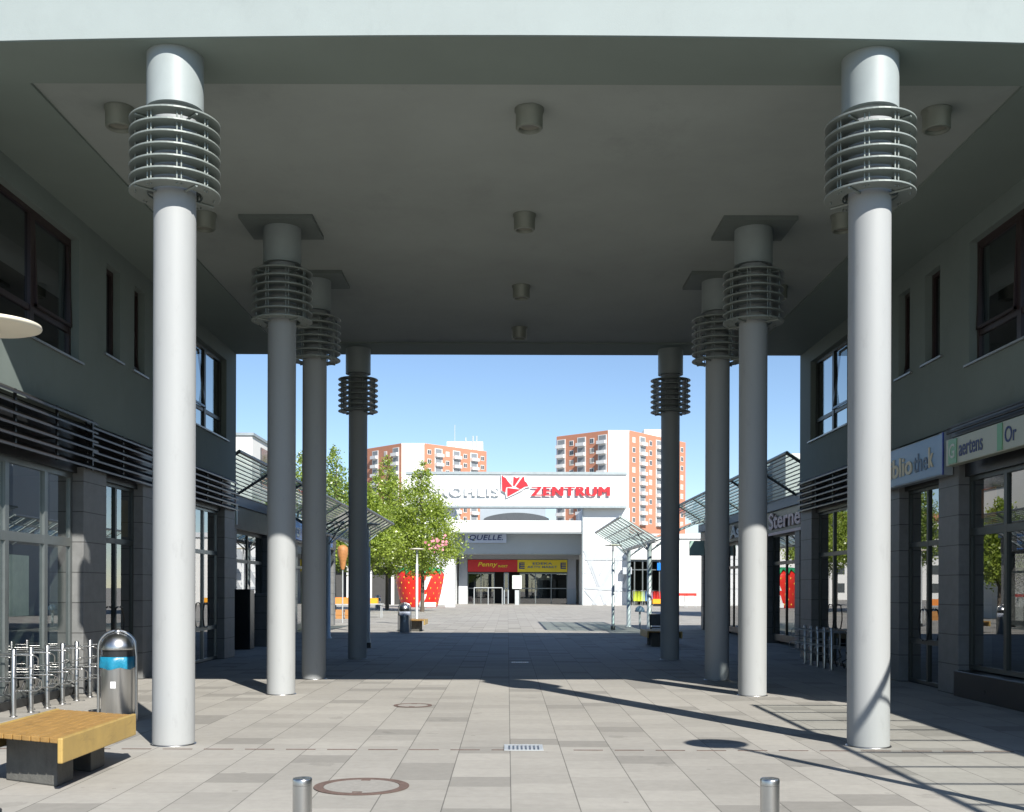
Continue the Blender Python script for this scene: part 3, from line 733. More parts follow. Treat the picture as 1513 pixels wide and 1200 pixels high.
# ---------------------------------------------------------------- V-shaped free canopies
def v_canopy(xe, xv, xo, y0, y1, zv, ze, label, posts, fm='post'):
    t = thing('glass_canopy', (xv, y0, 0), label, 'canopy', 'V shaped glass canopies on posts')
    b = MB()
    b.tube([(xe,y0,ze),(xe,y1,ze)], .05, 6); b.tube([(xv,y0,zv),(xv,y1,zv)], .08, 8); b.tube([(xo,y0,ze),(xo,y1,ze)], .05, 6)
    n = 11
    for k in range(n+1):
        y = y0+(y1-y0)*k/n; b.tube([(xe,y,ze),(xv,y,zv),(xo,y,ze)], .035 if fm == 'post' else .024, 6)
    for f in (.33, .66):
        b.tube([(xe+(xv-xe)*f,y0,ze+(zv-ze)*f),(xe+(xv-xe)*f,y1,ze+(zv-ze)*f)], .022, 6)
        b.tube([(xo+(xv-xo)*f,y0,ze+(zv-ze)*f),(xo+(xv-xo)*f,y1,ze+(zv-ze)*f)], .022, 6)
    fr = b.build('canopy_frame', M[fm], t)
    for xx in (xe, xo):
        MB().quad((xx,y0-.1,ze+.05),(xv,y0-.1,zv+.09),(xv,y1+.1,zv+.09),(xx,y1+.1,ze+.05)).build('canopy_pane', M['canopy_glass'], fr)
    for y in posts:
        MB().lathe(xv, y, [(.13,0),(.13,.04),(.09,.06),(.09,zv)], 20).build('post', M['post'], t)
        b = MB()
        for q in (-1, 1):
            for w in (xe, xo):
                b.tube([(xv, y, zv-.35), (xv+(w-xv)*.5, y+q*1.1, zv+(ze-zv)*.5-.03)], .025, 6)
        b.build('strut', M['post'], t)
v_canopy(4.0, 5.3, 7.2, 39, 50, 3.4, 4.22, 'sunlit glass canopy with white post between entrance and right shops', (41, 48))
v_canopy(-4.57, -5.9, -7.3, 33.8, 43.8, 3.4, 4.22, 'glass canopy on the left behind the columns and before the trees', (36, 42.5), 'canopy_dark')

# small street furniture on the right
t = thing('ash_post', (5.55, 46, 0), 'thin grey post with dark domed cap behind the shaded bench', 'ashtray post')
MB().lathe(5.55, 46, [(.06,0),(.045,.04),(.045,.75)], 16).build('post', M['post'], t)
MB().lathe(5.55, 46, [(.20,.70),(.21,.74),(.17,.86),(.08,.93),(.01,.95)], 24).build('cap', M['slate'], t)
t = thing('folding_chair', (4.75, 34.5, 0), 'small folding chair behind the shaded bench, beside the canopy post', 'chair')
MB().box(4.5, 4.92, 34.3, 34.7, .43, .46).build('seat', M['concrete'], t)
MB().add([(4.5,34.7,.5),(4.92,34.7,.5),(4.92,34.8,.86),(4.5,34.8,.86),(4.5,34.73,.5),(4.92,34.73,.5),(4.92,34.83,.86),(4.5,34.83,.86)],
   [(0,1,2,3),(4,7,6,5),(0,4,5,1),(1,5,6,2),(2,6,7,3),(3,7,4,0)]).build('backrest', M['concrete'], t)
for xx in (4.51, 4.91):
    MB().tube([(xx,34.28,0),(xx,34.72,.6),(xx,34.8,.86)], .014, 6).build('leg', M['dark'], t); MB().tube([(xx,34.72,0),(xx,34.32,.43)], .014, 6).build('leg', M['dark'], t)

# ---------------------------------------------------------------- shopping centre (far facade), y = 112
YM = 112.0; 
def fx(px, y=YM): return (px-750)*y/1620
def fz(py, y=YM): return 1.65 + (870-py)*y/1620
T = thing('shopping_centre', (fx(790), YM, 0), 'white shopping centre with tall portal beam over a grey recessed entrance', 'building')
def fbox(name, m, x0, x1, y0, y1, ya, yb, parent=T, **kw):
    return MB().box(fx(x0, ya), fx(x1, ya), ya, yb, max(fz(y1, ya), 0), fz(y0, ya)).build(name, m, parent, **kw)
fbox('portal_beam', M['white'], 600, 925, 701, 747, YM-1.0, YM+.6)
fbox('beam_coping', M['coping'], 599, 926, 697, 700.9, YM-1.15, YM+.8)
fbox('beam_soffit_trim', M['coping'], 600, 926, 747.1, 750, YM-1.1, YM+.5)
fbox('right_wing_wall', M['white'], 861.5, 930, 750.1, 900, YM, YM+12)
fbox('right_wing_upper', M['white2'], 930.05, 1075, 795, 826, YM, YM+12)
fbox('right_wing_return', M['white2'], 986, 1075, 826.1, 900, YM, YM+12)
fbox('right_wing_roof', M['offwhite'], 930.1, 1080, 788, 794.9, YM-.2, YM+12)
fbox('left_wing_wall', M['white'], 596, 671, 750.1, 900, YM, YM+12)
fbox('left_low_wall', M['white2'], 470, 595.9, 800, 838, YM, YM+12)
fbox('left_arcade', M['intdark'], 470, 595.9, 838.1, 900, YM+1.0, YM+12)
for px in (480, 512, 545, 578): fbox('arcade_post', M['white2'], px, px+4, 838.1, 900, YM+.1, YM+.6)
fbox('parapet', M['white'], 671.1, 861.4, 769, 786, YM+.1, YM+8)
fbox('parapet_rail', M['coping'], 671.1, 861.4, 787, 788, YM-.05, YM+.3)
fbox('entrance_canopy', M['greyblue'], 667, 870, 786.5, 817, YM+2.9, YM+6)
fbox('canopy_edge', M['coping'], 667, 870, 817.1, 819, YM+2.95, YM+6)
YR = YM+6.5
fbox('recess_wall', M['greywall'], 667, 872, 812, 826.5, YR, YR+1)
fbox('back_hall', M['intdark'], 660, 880, 820, 900, YR+6, YR+6.5)
fbox('hall_ceiling', M['interior'], 667, 872, 822, 826.4, YR+1.05, YR+6)
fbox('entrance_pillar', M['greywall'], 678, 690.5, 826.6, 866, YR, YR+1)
fbox('pillar_lower', M['offwhite'], 677.7, 690.7, 866.1, 900, YR-.1, YR+1.1)  # off-white puts the sunlight on the pillar's lower part into its colour
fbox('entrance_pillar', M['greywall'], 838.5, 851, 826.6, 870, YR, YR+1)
fbox('pillar_lower', M['greyblue'], 838.2, 851.2, 870.1, 900, YR-.1, YR+1.1)
fbox('roof_building', M['greyblue'], 709, 806, 735, 775, YM+25, YM+30)
b = MB(); pts = []; n = 20; ya = YM+24.6
for k in range(n+1):
    x = 715+(811-715)*k/n; pts.append((fx(x, ya), fz(766-8.5*math.sin(pi*(k/n))**.7, ya)))
pts += [(fx(811, ya), fz(775, ya)), (fx(715, ya), fz(775, ya))]
vs = [(x, ya, z) for x, z in pts] + [(x, ya+.3, z) for x, z in pts]; m_ = len(pts)
b.add(vs, [tuple(range(m_)), tuple(reversed(range(m_, 2*m_)))] + [(i, (i+1) % m_, m_+(i+1) % m_, m_+i) for i in range(m_)])
b.build('arched_window', M['arch'], T)
for py in (766, 785, 805, 825, 847, 869):
    fbox('panel_joint', M['coping'], 861.6, 930 if py < 826 else 929.5, py, py+.7, YM-.012, YM-.002)
    if py > 780: fbox('panel_joint', M['coping'], 598, 670.9, py, py+.7, YM-.012, YM-.002)
fbox('downpipe', M['coping'], 860.2, 861.4, 750.2, 900, YM-.12, YM-.01)
# entrance doors
for (xa, xb, n_) in ((691, 730, 2), (745, 751, 1), (768, 838, 3)):
    f = MB()
    for k in range(n_+1):
        x = xa+(xb-xa)*k/n_; f.box(fx(x, YR)-.05, fx(x, YR)+.05, YR+.4, YR+.5, 0, fz(846, YR))
    f.box(fx(xa, YR), fx(xb, YR), YR+.42, YR+.48, fz(848, YR), fz(846, YR)); f.box(fx(xa, YR), fx(xb, YR), YR+.42, YR+.48, fz(870, YR), fz(868.6, YR))
    fo = f.build('entrance_door', M['frame_l'] if n_ > 1 else M['greyblue'], T)
    MB().quad((fx(xa, YR), YR+.45, 0), (fx(xb, YR), YR+.45, 0), (fx(xb, YR), YR+.45, fz(846, YR)), (fx(xa, YR), YR+.45, fz(846, YR))).build('pane', M['pane'], fo)
fbox('ceiling_strip', M['winframe'], 782, 812, 850, 857, YR+5.7, YR+5.9)
# shop glazing in right wing
f = MB()
for px in (930.5, 938, 950, 963, 975, 985.5): f.box(fx(px)-.06, fx(px)+.06, YM+.3, YM+.4, 0, fz(827))
f.box(fx(930), fx(986), YM+.32, YM+.38, fz(842), fz(840.5)); f.box(fx(930), fx(986), YM+.32, YM+.38, fz(829), fz(827))
fo = f.build('shop_window', M['frame_l'], T)
MB().quad((fx(930), YM+.35, 0), (fx(986), YM+.35, 0), (fx(986), YM+.35, fz(827)), (fx(930), YM+.35, fz(827))).build('pane', M['pane'], fo)
fbox('shop_back_wall', M['intdark'], 930, 986, 826, 900, YM+5, YM+5.2)
# signs
R_, U_ = (1,0,0), (0,0,1)
def ftext(body, x0, x1, y0, y1, y, m, parent, depth=.15, bold=.03, shear=0, name='lettering', sp=1.05):
    return text_mb(body, (fx(x0, y), y, fz(y1, y)), R_, U_, fx(x1, y)-fx(x0, y), fz(y0, y)-fz(y1, y), depth, bold, shear=shear, spacing=sp).build(name, m, parent)
def fthing(name, px, py, y, label, cat): return thing(name, (fx(px), y, fz(py)), label, cat)
yl = YM-1.2
t = fthing('facade_lettering', 690, 733, yl, 'raised white letters PROHLIS on the white portal beam, partly behind the tree', 'sign')
bold_text('PROHLIS', (fx(634, yl), yl, fz(733, yl)), R_, U_, fx(738, yl)-fx(634, yl), fz(719.5, yl)-fz(733, yl), .1, 'lettering', M['white'], t, .17, 1.15)
t = fthing('facade_lettering', 842, 733, yl, 'raised red letters ZENTRUM on the right of the white portal beam', 'sign')
bold_text('ZENTRUM', (fx(784, yl), yl, fz(732.5, yl)), R_, U_, fx(901, yl)-fx(784, yl), fz(719, yl)-fz(732.5, yl), .1, 'lettering', M['red'], t, .18, 1.15)
t = fthing('facade_logo', 760, 737, yl, 'red folded paper logo between the white and the red facade letters', 'logo')
def logo(polys, y0, y1, m, name, grow=0):
    b = MB()
    for P in polys:
        cx = sum(p[0] for p in P)/len(P); cy = sum(p[1] for p in P)/len(P)
        Q = [(640+(cx+(u-cx)*(1+grow))/5.217, 690+(cy+(v-cy)*(1+grow))/5.217) for u, v in P]
        n = len(Q); vs = [(fx(a), y0, fz(c)) for a, c in Q] + [(fx(a), y1, fz(c)) for a, c in Q]
        b.add(vs, [tuple(range(n)), tuple(reversed(range(n, 2*n)))] + [(i, (i+1) % n, n+(i+1) % n, n+i) for i in range(n)])
    return b.build(name, m, t)
LP = [[(528,75),(545,88),(556,92),(575,120),(608,158),(562,163),(556,205),(531,190)],
      [(618,82),(640,96),(655,88),(668,90),(625,155),(614,150)],
      [(688,84),(698,88),(702,118),(716,128),(730,155),(705,158),(672,178),(634,158)],
      [(571,170),(668,182),(571,236)]]
logo([[(520,68),(580,110),(606,140),(610,75),(640,85),(690,76),(708,90),(712,118),(745,160),(705,170),(680,190),(562,248),(556,212),(524,194)]], yl-.02, yl+.1, M['white'], 'backing')
logo(LP, yl-.10, yl-.03, M['red'], 'red_shape')
t = fthing('store_sign', 717, 801, YM+.2, 'pale blue box sign reading QUELLE above the entrance', 'sign')
fbox('sign_box', M['palesign'], 687, 748, 789, 802, YM+2.4, YM+2.85, t)
ftext('QUELLE.', 693, 743, 790.5, 799.5, YM+2.38, M['navy'], t, .02, .012, .2)
t = fthing('market_sign', 727, 844, YR, 'red supermarket sign with yellow letters over the left entrance doors', 'sign')
fbox('sign_panel', M['redsign'], 691, 764.5, 827.2, 845, YR-.12, YR-.01, t)
ftext('Penny', 706, 735, 830.5, 839, YR-.14, M['ytext'], t, .015, .02, .25)
ftext('MARKT', 736, 750, 835, 838.5, YR-.14, M['ytext'], t, .015, .02)
t = fthing('market_sign', 801, 844, YR, 'yellow supermarket sign with two dark blue letter E marks over the entrance', 'sign')
fbox('sign_panel', M['yellow'], 764.6, 838, 827.2, 845, YR-.12, YR-.01, t)
for xa, xb in ((767, 775), (828, 836)):
    b = MB()
    for k in range(4): za = fz(831.2+2.6*k, YR); b.box(fx(xa, YR), fx(xb, YR), YR-.16, YR-.125, za-.11, za)
    b.box(fx(xa, YR), fx(xa, YR)+.12, YR-.155, YR-.149, fz(840.5, YR), fz(831.2, YR)); b.build('letter_mark', M['navy'], t)
ftext('EDEKA', 787, 816, 831, 834.2, YR-.14, M['slate'], t, .015, .02)
ftext('AKTIV MARKT', 779, 823, 836, 839.4, YR-.14, M['slate'], t, .015, .02)
t = fthing('blue_square_sign', 975, 842, YM, 'small bright blue square sign on the clothes shop window', 'sign')
fbox('sign_panel', M['bright_blue'], 971, 979, 831, 842, YM+.1, YM+.25, t)
# crossed shadows on right wing wall, built as flat grey bars
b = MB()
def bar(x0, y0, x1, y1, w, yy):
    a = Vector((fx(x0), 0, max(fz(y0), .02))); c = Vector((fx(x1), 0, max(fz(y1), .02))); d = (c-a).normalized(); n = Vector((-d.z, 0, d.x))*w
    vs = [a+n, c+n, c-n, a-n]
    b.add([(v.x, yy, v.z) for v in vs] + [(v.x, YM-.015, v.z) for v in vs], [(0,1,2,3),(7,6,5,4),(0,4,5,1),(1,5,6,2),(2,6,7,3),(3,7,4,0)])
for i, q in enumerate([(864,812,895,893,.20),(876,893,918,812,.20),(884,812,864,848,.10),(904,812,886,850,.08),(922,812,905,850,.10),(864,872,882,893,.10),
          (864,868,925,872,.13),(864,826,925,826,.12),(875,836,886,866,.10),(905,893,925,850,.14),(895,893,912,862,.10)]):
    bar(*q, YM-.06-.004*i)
b.build('wall_shadow_bars', M['shadow_and_pole'], label='criss cross shadows built as grey bars on the white wall right of the entrance', cat='painted shadow')
b = MB(); b.box(fx(925), fx(929), YM-.9, YM-.3, 0, fz(812)); b.box(fx(919), fx(932), YM-.9, YM-.3, fz(848), fz(838))
b.build('banner_pole', M['shadow_and_pole'], label='broad grey pole with crosspiece at the edge of the white wall', cat='pole')
# clothes racks and tables before the right shop
def clothes_rack(px, m, label, yy=108.0):
    x = (px-750)*yy/1620
    t = thing('clothes_rack', (x, yy, 0), label, 'clothes rack', 'clothes racks before the far shop')
    b = MB(); b.tube([(x-.6,yy,0),(x-.6,yy,1.5),(x+.6,yy,1.5),(x+.6,yy,0)], .02, 6); b.build('rail', M['post'], t)
    g = MB()
    for k in range(8):
        xx = x-.5+.14*k; g.add([(xx-.03,yy-.22,.5),(xx+.05,yy-.22,.45),(xx+.05,yy+.22,.5),(xx-.03,yy+.22,.48),(xx,yy-.1,1.44),(xx+.02,yy-.1,1.44),(xx+.02,yy+.1,1.44),(xx,yy+.1,1.44)],
             [(0,3,2,1),(4,5,6,7),(0,1,5,4),(1,2,6,5),(2,3,7,6),(3,0,4,7)])
    g.build('garment', m, t)
clothes_rack(944, M['cloth_y'], 'rack of yellow green garments before the far shop window')
clothes_rack(968, M['cloth_r'], 'rack of red garments right of the canopy post')
clothes_rack(956, M['bluesign'], 'rack of blue grey garments between the yellow and the red rack')
t = thing('stall_table', (15.1, 106, 0), 'low orange covered stall table before the far shop', 'table'); MB().box(14.0, 15.9, 105.6, 106.4, .25, .7).build('cloth', M['cloth_o'], t); MB().box(14.1, 15.8, 105.7, 106.3, 0, .25).build('base', M['dark'], t)
for px, lab in ((1006, 'red topped cafe table left of the far right shop corner'), (1021, 'red topped cafe table right beside the far right shop corner')):
    yy = 100.; x = (px-750)*yy/1620
    t = thing('cafe_table', (x, yy, 0), lab, 'table', 'red topped tables'); MB().box(x-.45, x+.45, yy-.4, yy+.4, 1.05, 1.3).build('table_top', M['cloth_r'], t)
    for q in (-.4, .4):
        for r in (-.35, .35): MB().tube([(x+q, yy+r, 0), (x+q, yy+r, 1.05)], .03, 6).build('leg', M['post'], t)
# railing before the entrance
t = thing('trolley_rail', (fx(716), YM+1, 0), 'low steel rail in front of the left entrance doors', 'railing')
b = MB(); z = 1.75
for px in (700, 721, 742): b.tube([(fx(px), YM+1.2, 0), (fx(px), YM+1.2, z)], .05, 6)
b.tube([(fx(700), YM+1.2, z), (fx(742), YM+1.2, z)], .05, 6); b.build('rail', M['post'], t)
t = thing('info_stand', (fx(762), YM+1, 0), 'grey information stand with pale notice between the entrance doors', 'notice stand')
MB().box(fx(757), fx(771), YM+1.0, YM+1.1, fz(870), fz(850)).build('notice', M['poster'], t); MB().box(fx(761), fx(767), YM+.95, YM+1.15, 0, fz(872)).build('base', M['post'], t)

# ---------------------------------------------------------------- strawberry kiosk
def strawberry(px, yy):
    x = (px-750)*yy/1620; h = 3.15
    t = thing('strawberry_kiosk', (x, yy, 0), 'giant red strawberry shaped kiosk with green leaf crown under the tree', 'kiosk')
    MB().lathe(x, yy, [(1.55,0),(1.62,.1),(1.9,1.2),(2.1,2.2),(2.2,2.9),(2.05,3.15),(1.5,3.45),(.01,3.6)], 48).build('body', M['strawb'], t)
    s = MB(); rnd = random.Random(3)
    for r in range(6):
        for k in range(16):
            z = .35+.46*r; a = 2*pi*(k+.5*(r % 2))/16; rr = 1.62+(z-.1)*.22+.0; rr = min(rr, 2.2)+.01
            c, q = cos(a), sin(a); w = .07
            vs = [(x+rr*c-w*q, yy+rr*q+w*c, z), (x+rr*c, yy+rr*q, z-.13), (x+rr*c+w*q, yy+rr*q-w*c, z), (x+rr*c, yy+rr*q, z+.08), (x+(rr+.05)*c, yy+(rr+.05)*q, z)]
            s.add(vs, [(0,1,4),(1,2,4),(2,3,4),(3,0,4)])
    s.build('seeds', M['seed'], t)
    l = MB()
    for k in range(18):
        a = 2*pi*k/18+.1; c, q = cos(a), sin(a); w = .42
        vs = [(x+1.0*c-w*q, yy+1.0*q+w*c, 3.62), (x+1.0*c+w*q, yy+1.0*q-w*c, 3.62), (x+2.0*c+w*.8*-q, yy+2.0*q+w*.8*c, 3.42), (x+2.0*c-w*.8*-q, yy+2.0*q-w*.8*c, 3.42), (x+2.45*c, yy+2.45*q, 2.85+.2*(k % 2))]
        l.add(vs, [(0,1,3,2),(2,3,4)])
    l.build('leaf_crown', M['leafgreen'], t)
    # white slanted serving hatch stripe
    w = MB()
    for i, (z0, z1, a0) in enumerate(((1.55, 2.75, -68), (0.05, 1.15, -76))):
        vs = []
        for z, da in ((z0, -7), (z1, 0)):
            for dd in (-6, 6):
                a = radians(a0+da+dd+(4 if z == z1 else 0)); rr = min(1.62+(z-.1)*.23, 2.21)+.05; vs.append((x+rr*cos(a), yy+rr*sin(a), z))
        w.add(vs, [(0,1,3,2)])
    w.build('hatch', M['white'], t)
    MB().box(x+.2, x+1.6, yy-2.3, yy-1.9, .05, .45).build('counter', M['white'], t)
strawberry(620, 98)
t = thing('white_planter', (-4.9, 96, 0), 'small white box beside the strawberry kiosk', 'box'); MB().box(-5.5, -4.6, 96, 96.6, 0, .6).build('box', M['white'], t, bevel=.05)

# orange advertising shape by left shop corner, crates
xo_, yo_ = -7.9, 52.5
t = thing('orange_balloon_sign', (xo_, yo_, 0), 'orange rounded hanging figure on a pole past the left shop row', 'advertising figure')
MB().lathe(xo_, yo_, [(.08,2.55),(.14,2.75),(.17,3.0),(.24,3.2),(.26,3.45),(.24,3.62),(.10,3.72),(.01,3.73)], 24).build('figure', mat('terracotta', (.40,.18,.06), .6, var=.3, scale=6), t)
MB().tube([(xo_, yo_, 0), (xo_, yo_, 2.6)], .03).build('pole', M['post'], t)
for i, (px, yy, w, h, m, nm_, lab) in enumerate(((506, 60, .5, .35, M['orange2'], 'fruit_crate', 'orange crate on a trestle past the left shops'), (548, 62, .4, .3, M['cloth_o'], 'fruit_crate', 'yellow orange crate left of the dark lamp post'))):
    x = (px-750)*yy/1620
    t = thing('trestle_table', (x, yy, 0), 'grey trestle table %s' % ('past the left shops' if i == 0 else 'left of the tree trunk'), 'table')
    MB().box(x-.7, x+.7, yy-.4, yy+.4, .74, .8).build('table_top', M['post'], t)
    for q in (-.6, .6): MB().tube([(x+q, yy-.3, 0), (x+q, yy-.3, .74)], .025, 6).build('leg', M['post'], t); MB().tube([(x+q, yy+.3, 0), (x+q, yy+.3, .74)], .025, 6).build('leg', M['post'], t)
    b = MB(); b.box(x-w, x+w, yy-.25, yy+.25, .803, .82); b.box(x-w, x-w+.03, yy-.25, yy+.25, .82, .8+h); b.box(x+w-.03, x+w, yy-.25, yy+.25, .82, .8+h)
    b.box(x-w+.03, x+w-.03, yy-.25, yy-.22, .82, .8+h); b.box(x-w+.03, x+w-.03, yy+.22, yy+.25, .82, .8+h); b.box(x-w+.04, x+w-.04, yy-.21, yy+.21, .83, .75+h)
    b.build(nm_, m, label=lab, cat='crate')
t = thing('wooden_crate_stack', (-9.1, 60.5, 0), 'brown wooden crates standing under the trestle table', 'crate')
for k in range(2):
    b = MB(); b.box(-9.3+k*.5, -8.9+k*.5, 59.3, 59.6, 0, .5); b.box(-9.32+k*.5, -8.88+k*.5, 59.28, 59.62, .2, .25); b.build('crate', M['brownbox'], t)

# ---------------------------------------------------------------- trees
def tree(px, yy, top_py, half_px, label, zb=2.9, n=6500, seed=1, m='leaf', size=.2, trunk=True, x=None, lean=1.0):
    rnd = random.Random(seed); x = (px-750)*yy/1620 if x is None else x
    H = 1.65+(870-top_py)*yy/1620; R = half_px*yy/1620
    t = thing('broadleaf_tree', (x, yy, 0), label, 'tree', 'young trees on the left of the square')
    b = MB(); pts = []; z = 0; 
    for k in range(9): f = k/8; pts.append((x+.12*sin(f*4+seed)*f, yy+.12*cos(f*3+seed)*f, H*.92*f))
    b.tube(pts, [.15*(1-.85*k/8)+.01 for k in range(9)], 10)
    for k in range(26):
        f = rnd.uniform(.25, .85); z0 = H*.92*f; a = rnd.uniform(0, 2*pi); L = R*(1.05-f)*1.1
        b.tube([(x, yy, z0), (x+L*.5*cos(a), yy+L*.5*sin(a), z0+L*.45), (x+L*cos(a), yy+L*sin(a), z0+L*.8)], [.05, .03, .01], 6)
    b.build('trunk', M['bark'], t)
    def env(z):
        f = (z-zb)/(H-zb)
        if f < 0 or f > 1: return 0
        return R*(min(1, (f/.2)**.5) if f < .2 else (1-((f-.2)/.8)**1.7)*.97+.03)
    lv = MB(); vs = []; fs = []
    cl = []
    while len(cl) < 330:
        z = rnd.uniform(zb, H); e = env(z)
        if rnd.random() > (e/R)**1.3+.08: continue
        r = e*math.sqrt(rnd.uniform(.05, 1.0))*rnd.uniform(.85, 1.12); a = rnd.uniform(0, 2*pi)
        cl.append((x+r*cos(a), yy+r*sin(a), z, rnd.uniform(.18, .50)*(.35+.65*e/R)))
    per = n//len(cl)
    for (cx, cy, cz, cr) in cl:
        for _ in range(int(per*(cr/.32)**1.5)+3):
            px_, py_, pz_ = rnd.gauss(0, cr), rnd.gauss(0, cr), rnd.gauss(0, cr*.85)
            s = size*rnd.uniform(.5, 1.1)
            a = rnd.uniform(0, 2*pi); e_ = rnd.uniform(-1.0, 1.0)
            u = Vector((cos(a)*cos(e_), sin(a)*cos(e_), sin(e_))); w = u.cross(Vector((rnd.gauss(0,1), rnd.gauss(0,1), rnd.gauss(0,1)))).normalized()
            c = Vector((cx+px_, cy+py_, cz+pz_)); i = len(vs)
            vs += [tuple(c-u*s*.5), tuple(c+w*s*.32), tuple(c+u*s*.5), tuple(c-w*s*.32)]; fs.append((i, i+1, i+2, i+3))
    lv.add(vs, fs); lv.build('crown', M[m], t)
    return t
tree(624, 78, 682, 54, 'conical light green tree in front of the strawberry and the white letters', seed=1, n=26000, size=.19, zb=2.5)
tree(572, 84, 676, 56, 'broad light green tree between the dark lamp post and the conical tree', seed=2, n=26000, size=.2, zb=2.7)
tree(540, 74, 712, 48, 'yellow green tree behind the rearmost left column', seed=3, n=18000, zb=3.0, size=.22)
tree(494, 80, 660, 42, 'slender pointed tree seen between the third and the rearmost left columns', seed=4, m='leaf_d', n=16000, size=.23)
tree(445, 82, 664, 44, 'tree seen through the gap between the second and the third left columns', seed=5, m='leaf_d', n=15000, size=.23)
tree(0, 64, 735, 66, 'small tree mirrored in the nearest right shop window, hidden behind the left canopy', seed=6, n=14000, x=-16.3, size=.24, zb=2.2)
tree(0, 61, 738, 58, 'small round tree hidden behind the second left column and the glass canopy', seed=8, n=14000, x=-12.9, size=.24, zb=2.2)
t = thing('pink_flower_cluster', (-5.9, 74, 4.6), 'cluster of pink flowers hanging in front of the conical tree', 'flowers')
b = MB(); rnd = random.Random(9)
for k in range(30):
    c = Vector((-4.75+rnd.gauss(0, .35), 74+rnd.gauss(0, .3), 4.7+rnd.gauss(0, .3))); s = rnd.uniform(.06, .14)
    a = rnd.uniform(0, 6.28); u = Vector((cos(a), .3, sin(a))); w = Vector((-sin(a), .2, cos(a)))
    b.add([c-u*s, c+w*s, c+u*s, c-w*s], [(0,1,2,3)])
b.build('petals', M['pink'], t)['kind'] = 'stuff'

# ---------------------------------------------------------------- high-rise towers
def win_meshes():
    f = MB(); f.box(-.75, .75, -.05, .06, -.75, .75)
    p = MB(); p.box(-.62, -.06, -.075, -.052, -.6, .6); p.box(.06, .62, -.075, -.052, -.6, .6)
    lg = MB(); lg.box(-1.55, 1.55, -.08, .06, -1.39, 1.39)
    r = MB(); r.box(-1.25, 1.25, -.11, -.082, -.35, 1.2)
    pr = MB(); pr.box(-1.5, 1.5, -1.0, -.12, -1.2, -.25)
    return f, p, lg, r, pr
def mesh_of(mb, name, m):
    o = mb.build(name, m); me = o.data; bpy.data.objects.remove(o); return me
fw = win_meshes()
me_f = mesh_of(fw[0], 'window', M['winframe']); me_p = mesh_of(fw[1], 'pane', M['pane_far']); M['curtain'] = mat('pale_curtain', (.42,.40,.36), .8); me_q = mesh_of(win_meshes()[1], 'pane', M['curtain'])
rt = random.Random(5)
me_b2 = mesh_of(win_meshes()[4], 'balcony', M['offwhite']); me_l = mesh_of(fw[2], 'loggia', M['balcony'])
me_r = mesh_of(fw[3], 'loggia_opening', M['loggia']); me_b = mesh_of(fw[4], 'balcony', M['balcony'])
def place(name, me, parent, loc, rz):
    o = bpy.data.objects.new(name, me); C.objects.link(o); o.parent = parent; o.location = loc; o.rotation_euler.z = rz; return o
def tower(poly, ztop, faces, label, roof):
    """poly CCW plan; faces: (P0, P1, columns, rows)"""
    cx = sum(p[0] for p in poly)/len(poly); cy = sum(p[1] for p in poly)/len(poly)
    t = thing('apartment_tower', (cx, cy, 0), label, 'apartment tower', 'apartment towers')
    MB().prism(poly, 0, ztop-.7).build('wall', M['white2'], t)
    MB().prism([(cx+(x-cx)*1.004, cy+(y-cy)*1.004) for x, y in poly], ztop-.7, ztop).build('roof_edge', M['white2'], t)
    for (P0, P1, cols, rows) in faces:
        d = Vector((P1[0]-P0[0], P1[1]-P0[1], 0)); L = d.length; d.normalize(); n = Vector((d.y, -d.x, 0)); rz = math.atan2(d.y, d.x)
        a = Vector((*P0, 0)) + n*.12; c_ = Vector((*P1, 0)) + n*.12
        b = MB(); b.add([a, c_, c_-n*.1, a-n*.1, a+Vector((0,0,ztop-.05)), c_+Vector((0,0,ztop-.05)), c_-n*.1+Vector((0,0,ztop-.05)), a-n*.1+Vector((0,0,ztop-.05))],
            [(0,3,2,1),(4,5,6,7),(0,1,5,4),(1,2,6,5),(2,3,7,6),(3,0,4,7)]); b.build('orange_cladding', M['orange'], t)
        m_ = len(cols); w = L/m_
        for i, k in enumerate(cols):
            if k == '-': continue
            for r in range(rows):
                z = ztop-1.1-1.4-2.8*r
                p = Vector((*P0, 0)) + d*(w*(i+.5)) + n*.16 - Vector((cx, cy, 0)) + Vector((0, 0, z))
                if k == 'O':
                    o = place('window', me_f, t, p, rz); place('pane', me_q if rt.random() < .3 else me_p, o, (0,0,0), 0)
                else:
                    o = place('loggia', me_l, t, p, rz); sc = min(1.0, w/3.3); o.scale = (sc, 1, 1)
                    place('loggia_opening', me_r, o, (0,0,0), 0); place('balcony', me_b2 if rt.random() < .3 else me_b, o, (0,0,0), 0)
    MB().box(*roof).build('roof_house', M['white2'], t)
    return t
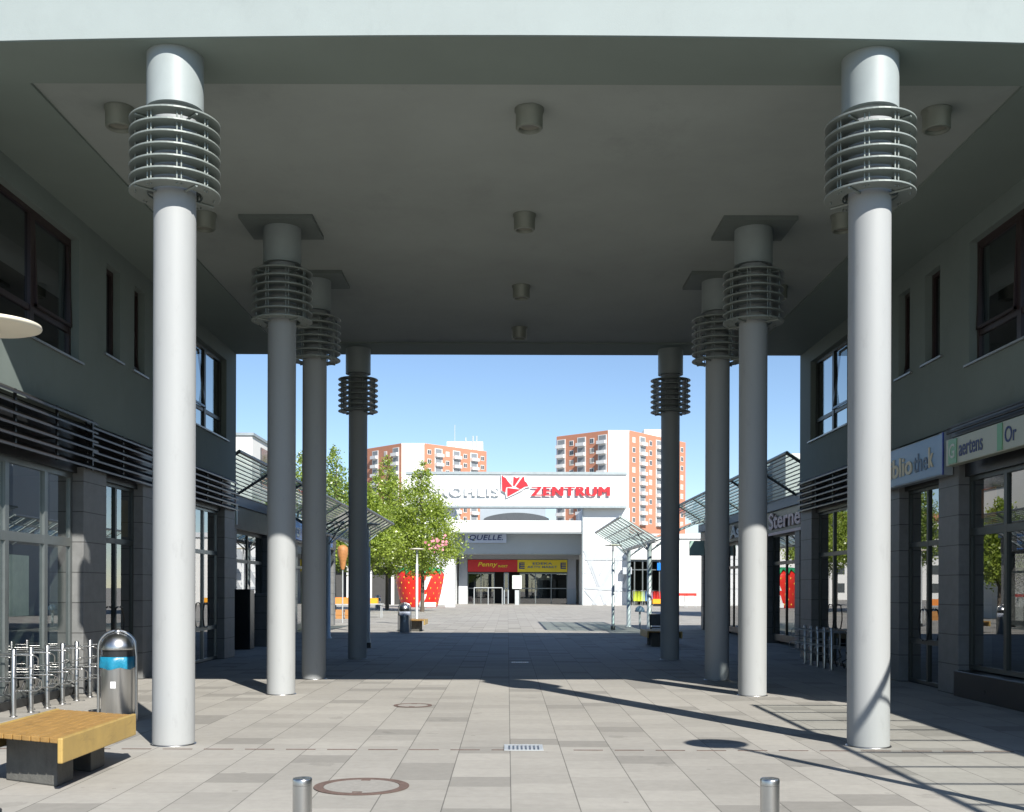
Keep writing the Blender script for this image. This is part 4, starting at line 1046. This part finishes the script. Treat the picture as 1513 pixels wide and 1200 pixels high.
# right tower
zt = 46.0
tr = tower([(14.2,319),(27.95,306),(33.8,306),(53.5,331),(40,345),(25,335)], zt,
      [((14.2,319),(27.95,306),'LOLOL',9), ((33.8,306),(53.5,331),'OLOLO-O',9)],
      'orange and white apartment tower right of the entrance, behind red letters', (40, 46, 322, 328, zt, zt+2.6))
b = MB(); b.tube([(36, 318, zt), (36, 318, zt+1.6)], .08, 6); b.tube([(35.3, 318, zt+1.4), (36.8, 318, zt+1.4)], .06, 6); b.build('antenna', M['post'], tr)
zt = 45.4
tl = tower([(-50,350),(-32,330),(-25.2,330),(-6.9,349),(-20,362),(-38,365)], zt,
      [((-50,350),(-32,330),'LOLOL',7), ((-25.2,330),(-6.9,349),'OLOLOLO',9)],
      'orange and white apartment tower left of the entrance, behind the trees', (-19.5, -8, 350, 356, zt, zt+3.2))
for dx, h in ((-17, 8.5), (-13.5, 4.5), (-11.2, 5), (-10, 5)):
    MB().tube([(dx, 350, zt), (dx, 350, zt+h)], .12 if dx == -17 else .25, 6).build('antenna', M['post'], tl)
# white blocks behind the shop rows
t = thing('white_block', (-18, 60, 0), 'white flat roofed block above the left shop row', 'building')
MB().box(-24, -14.0, 60, 70, 0, 10.0).build('wall', M['white2'], t); MB().box(-13.99, -13.94, 62, 69, 7.6, 9.6).build('window', M['pane_far'], t)
MB().box(-24.1, -13.9, 59.9, 70.1, 10.0, 10.15).build('roof_edge', M['coping'], t)
t = thing('white_block', (18, 60, 0), 'white flat roofed block above the right shop row', 'building')
MB().box(15.2, 26, 60, 70, 0, 9.1).build('wall', M['white2'], t); MB().box(14.9, 26, 63, 70, 0, 8.9).build('side_wall', M['greyblue'], t)
# low distant houses behind the trees on the left, closing the view
t = thing('distant_block', (-48, 180, 0), 'long pale distant block behind the trees with red roof', 'building')
MB().box(-80, -16, 180, 192, 0, 13).build('wall', M['white2'], t); MB().box(-80.5, -15.5, 179.5, 192.5, 13, 14.2).build('roof', M['orange'], t)
b = MB()
for i in range(20):
    for j in range(4): b.box(-78+3.1*i, -76.6+3.1*i, 179.93, 179.99, 1.2+3*j, 2.7+3*j)
b.build('windows', M['pane_far'], t)['kind'] = 'stuff'
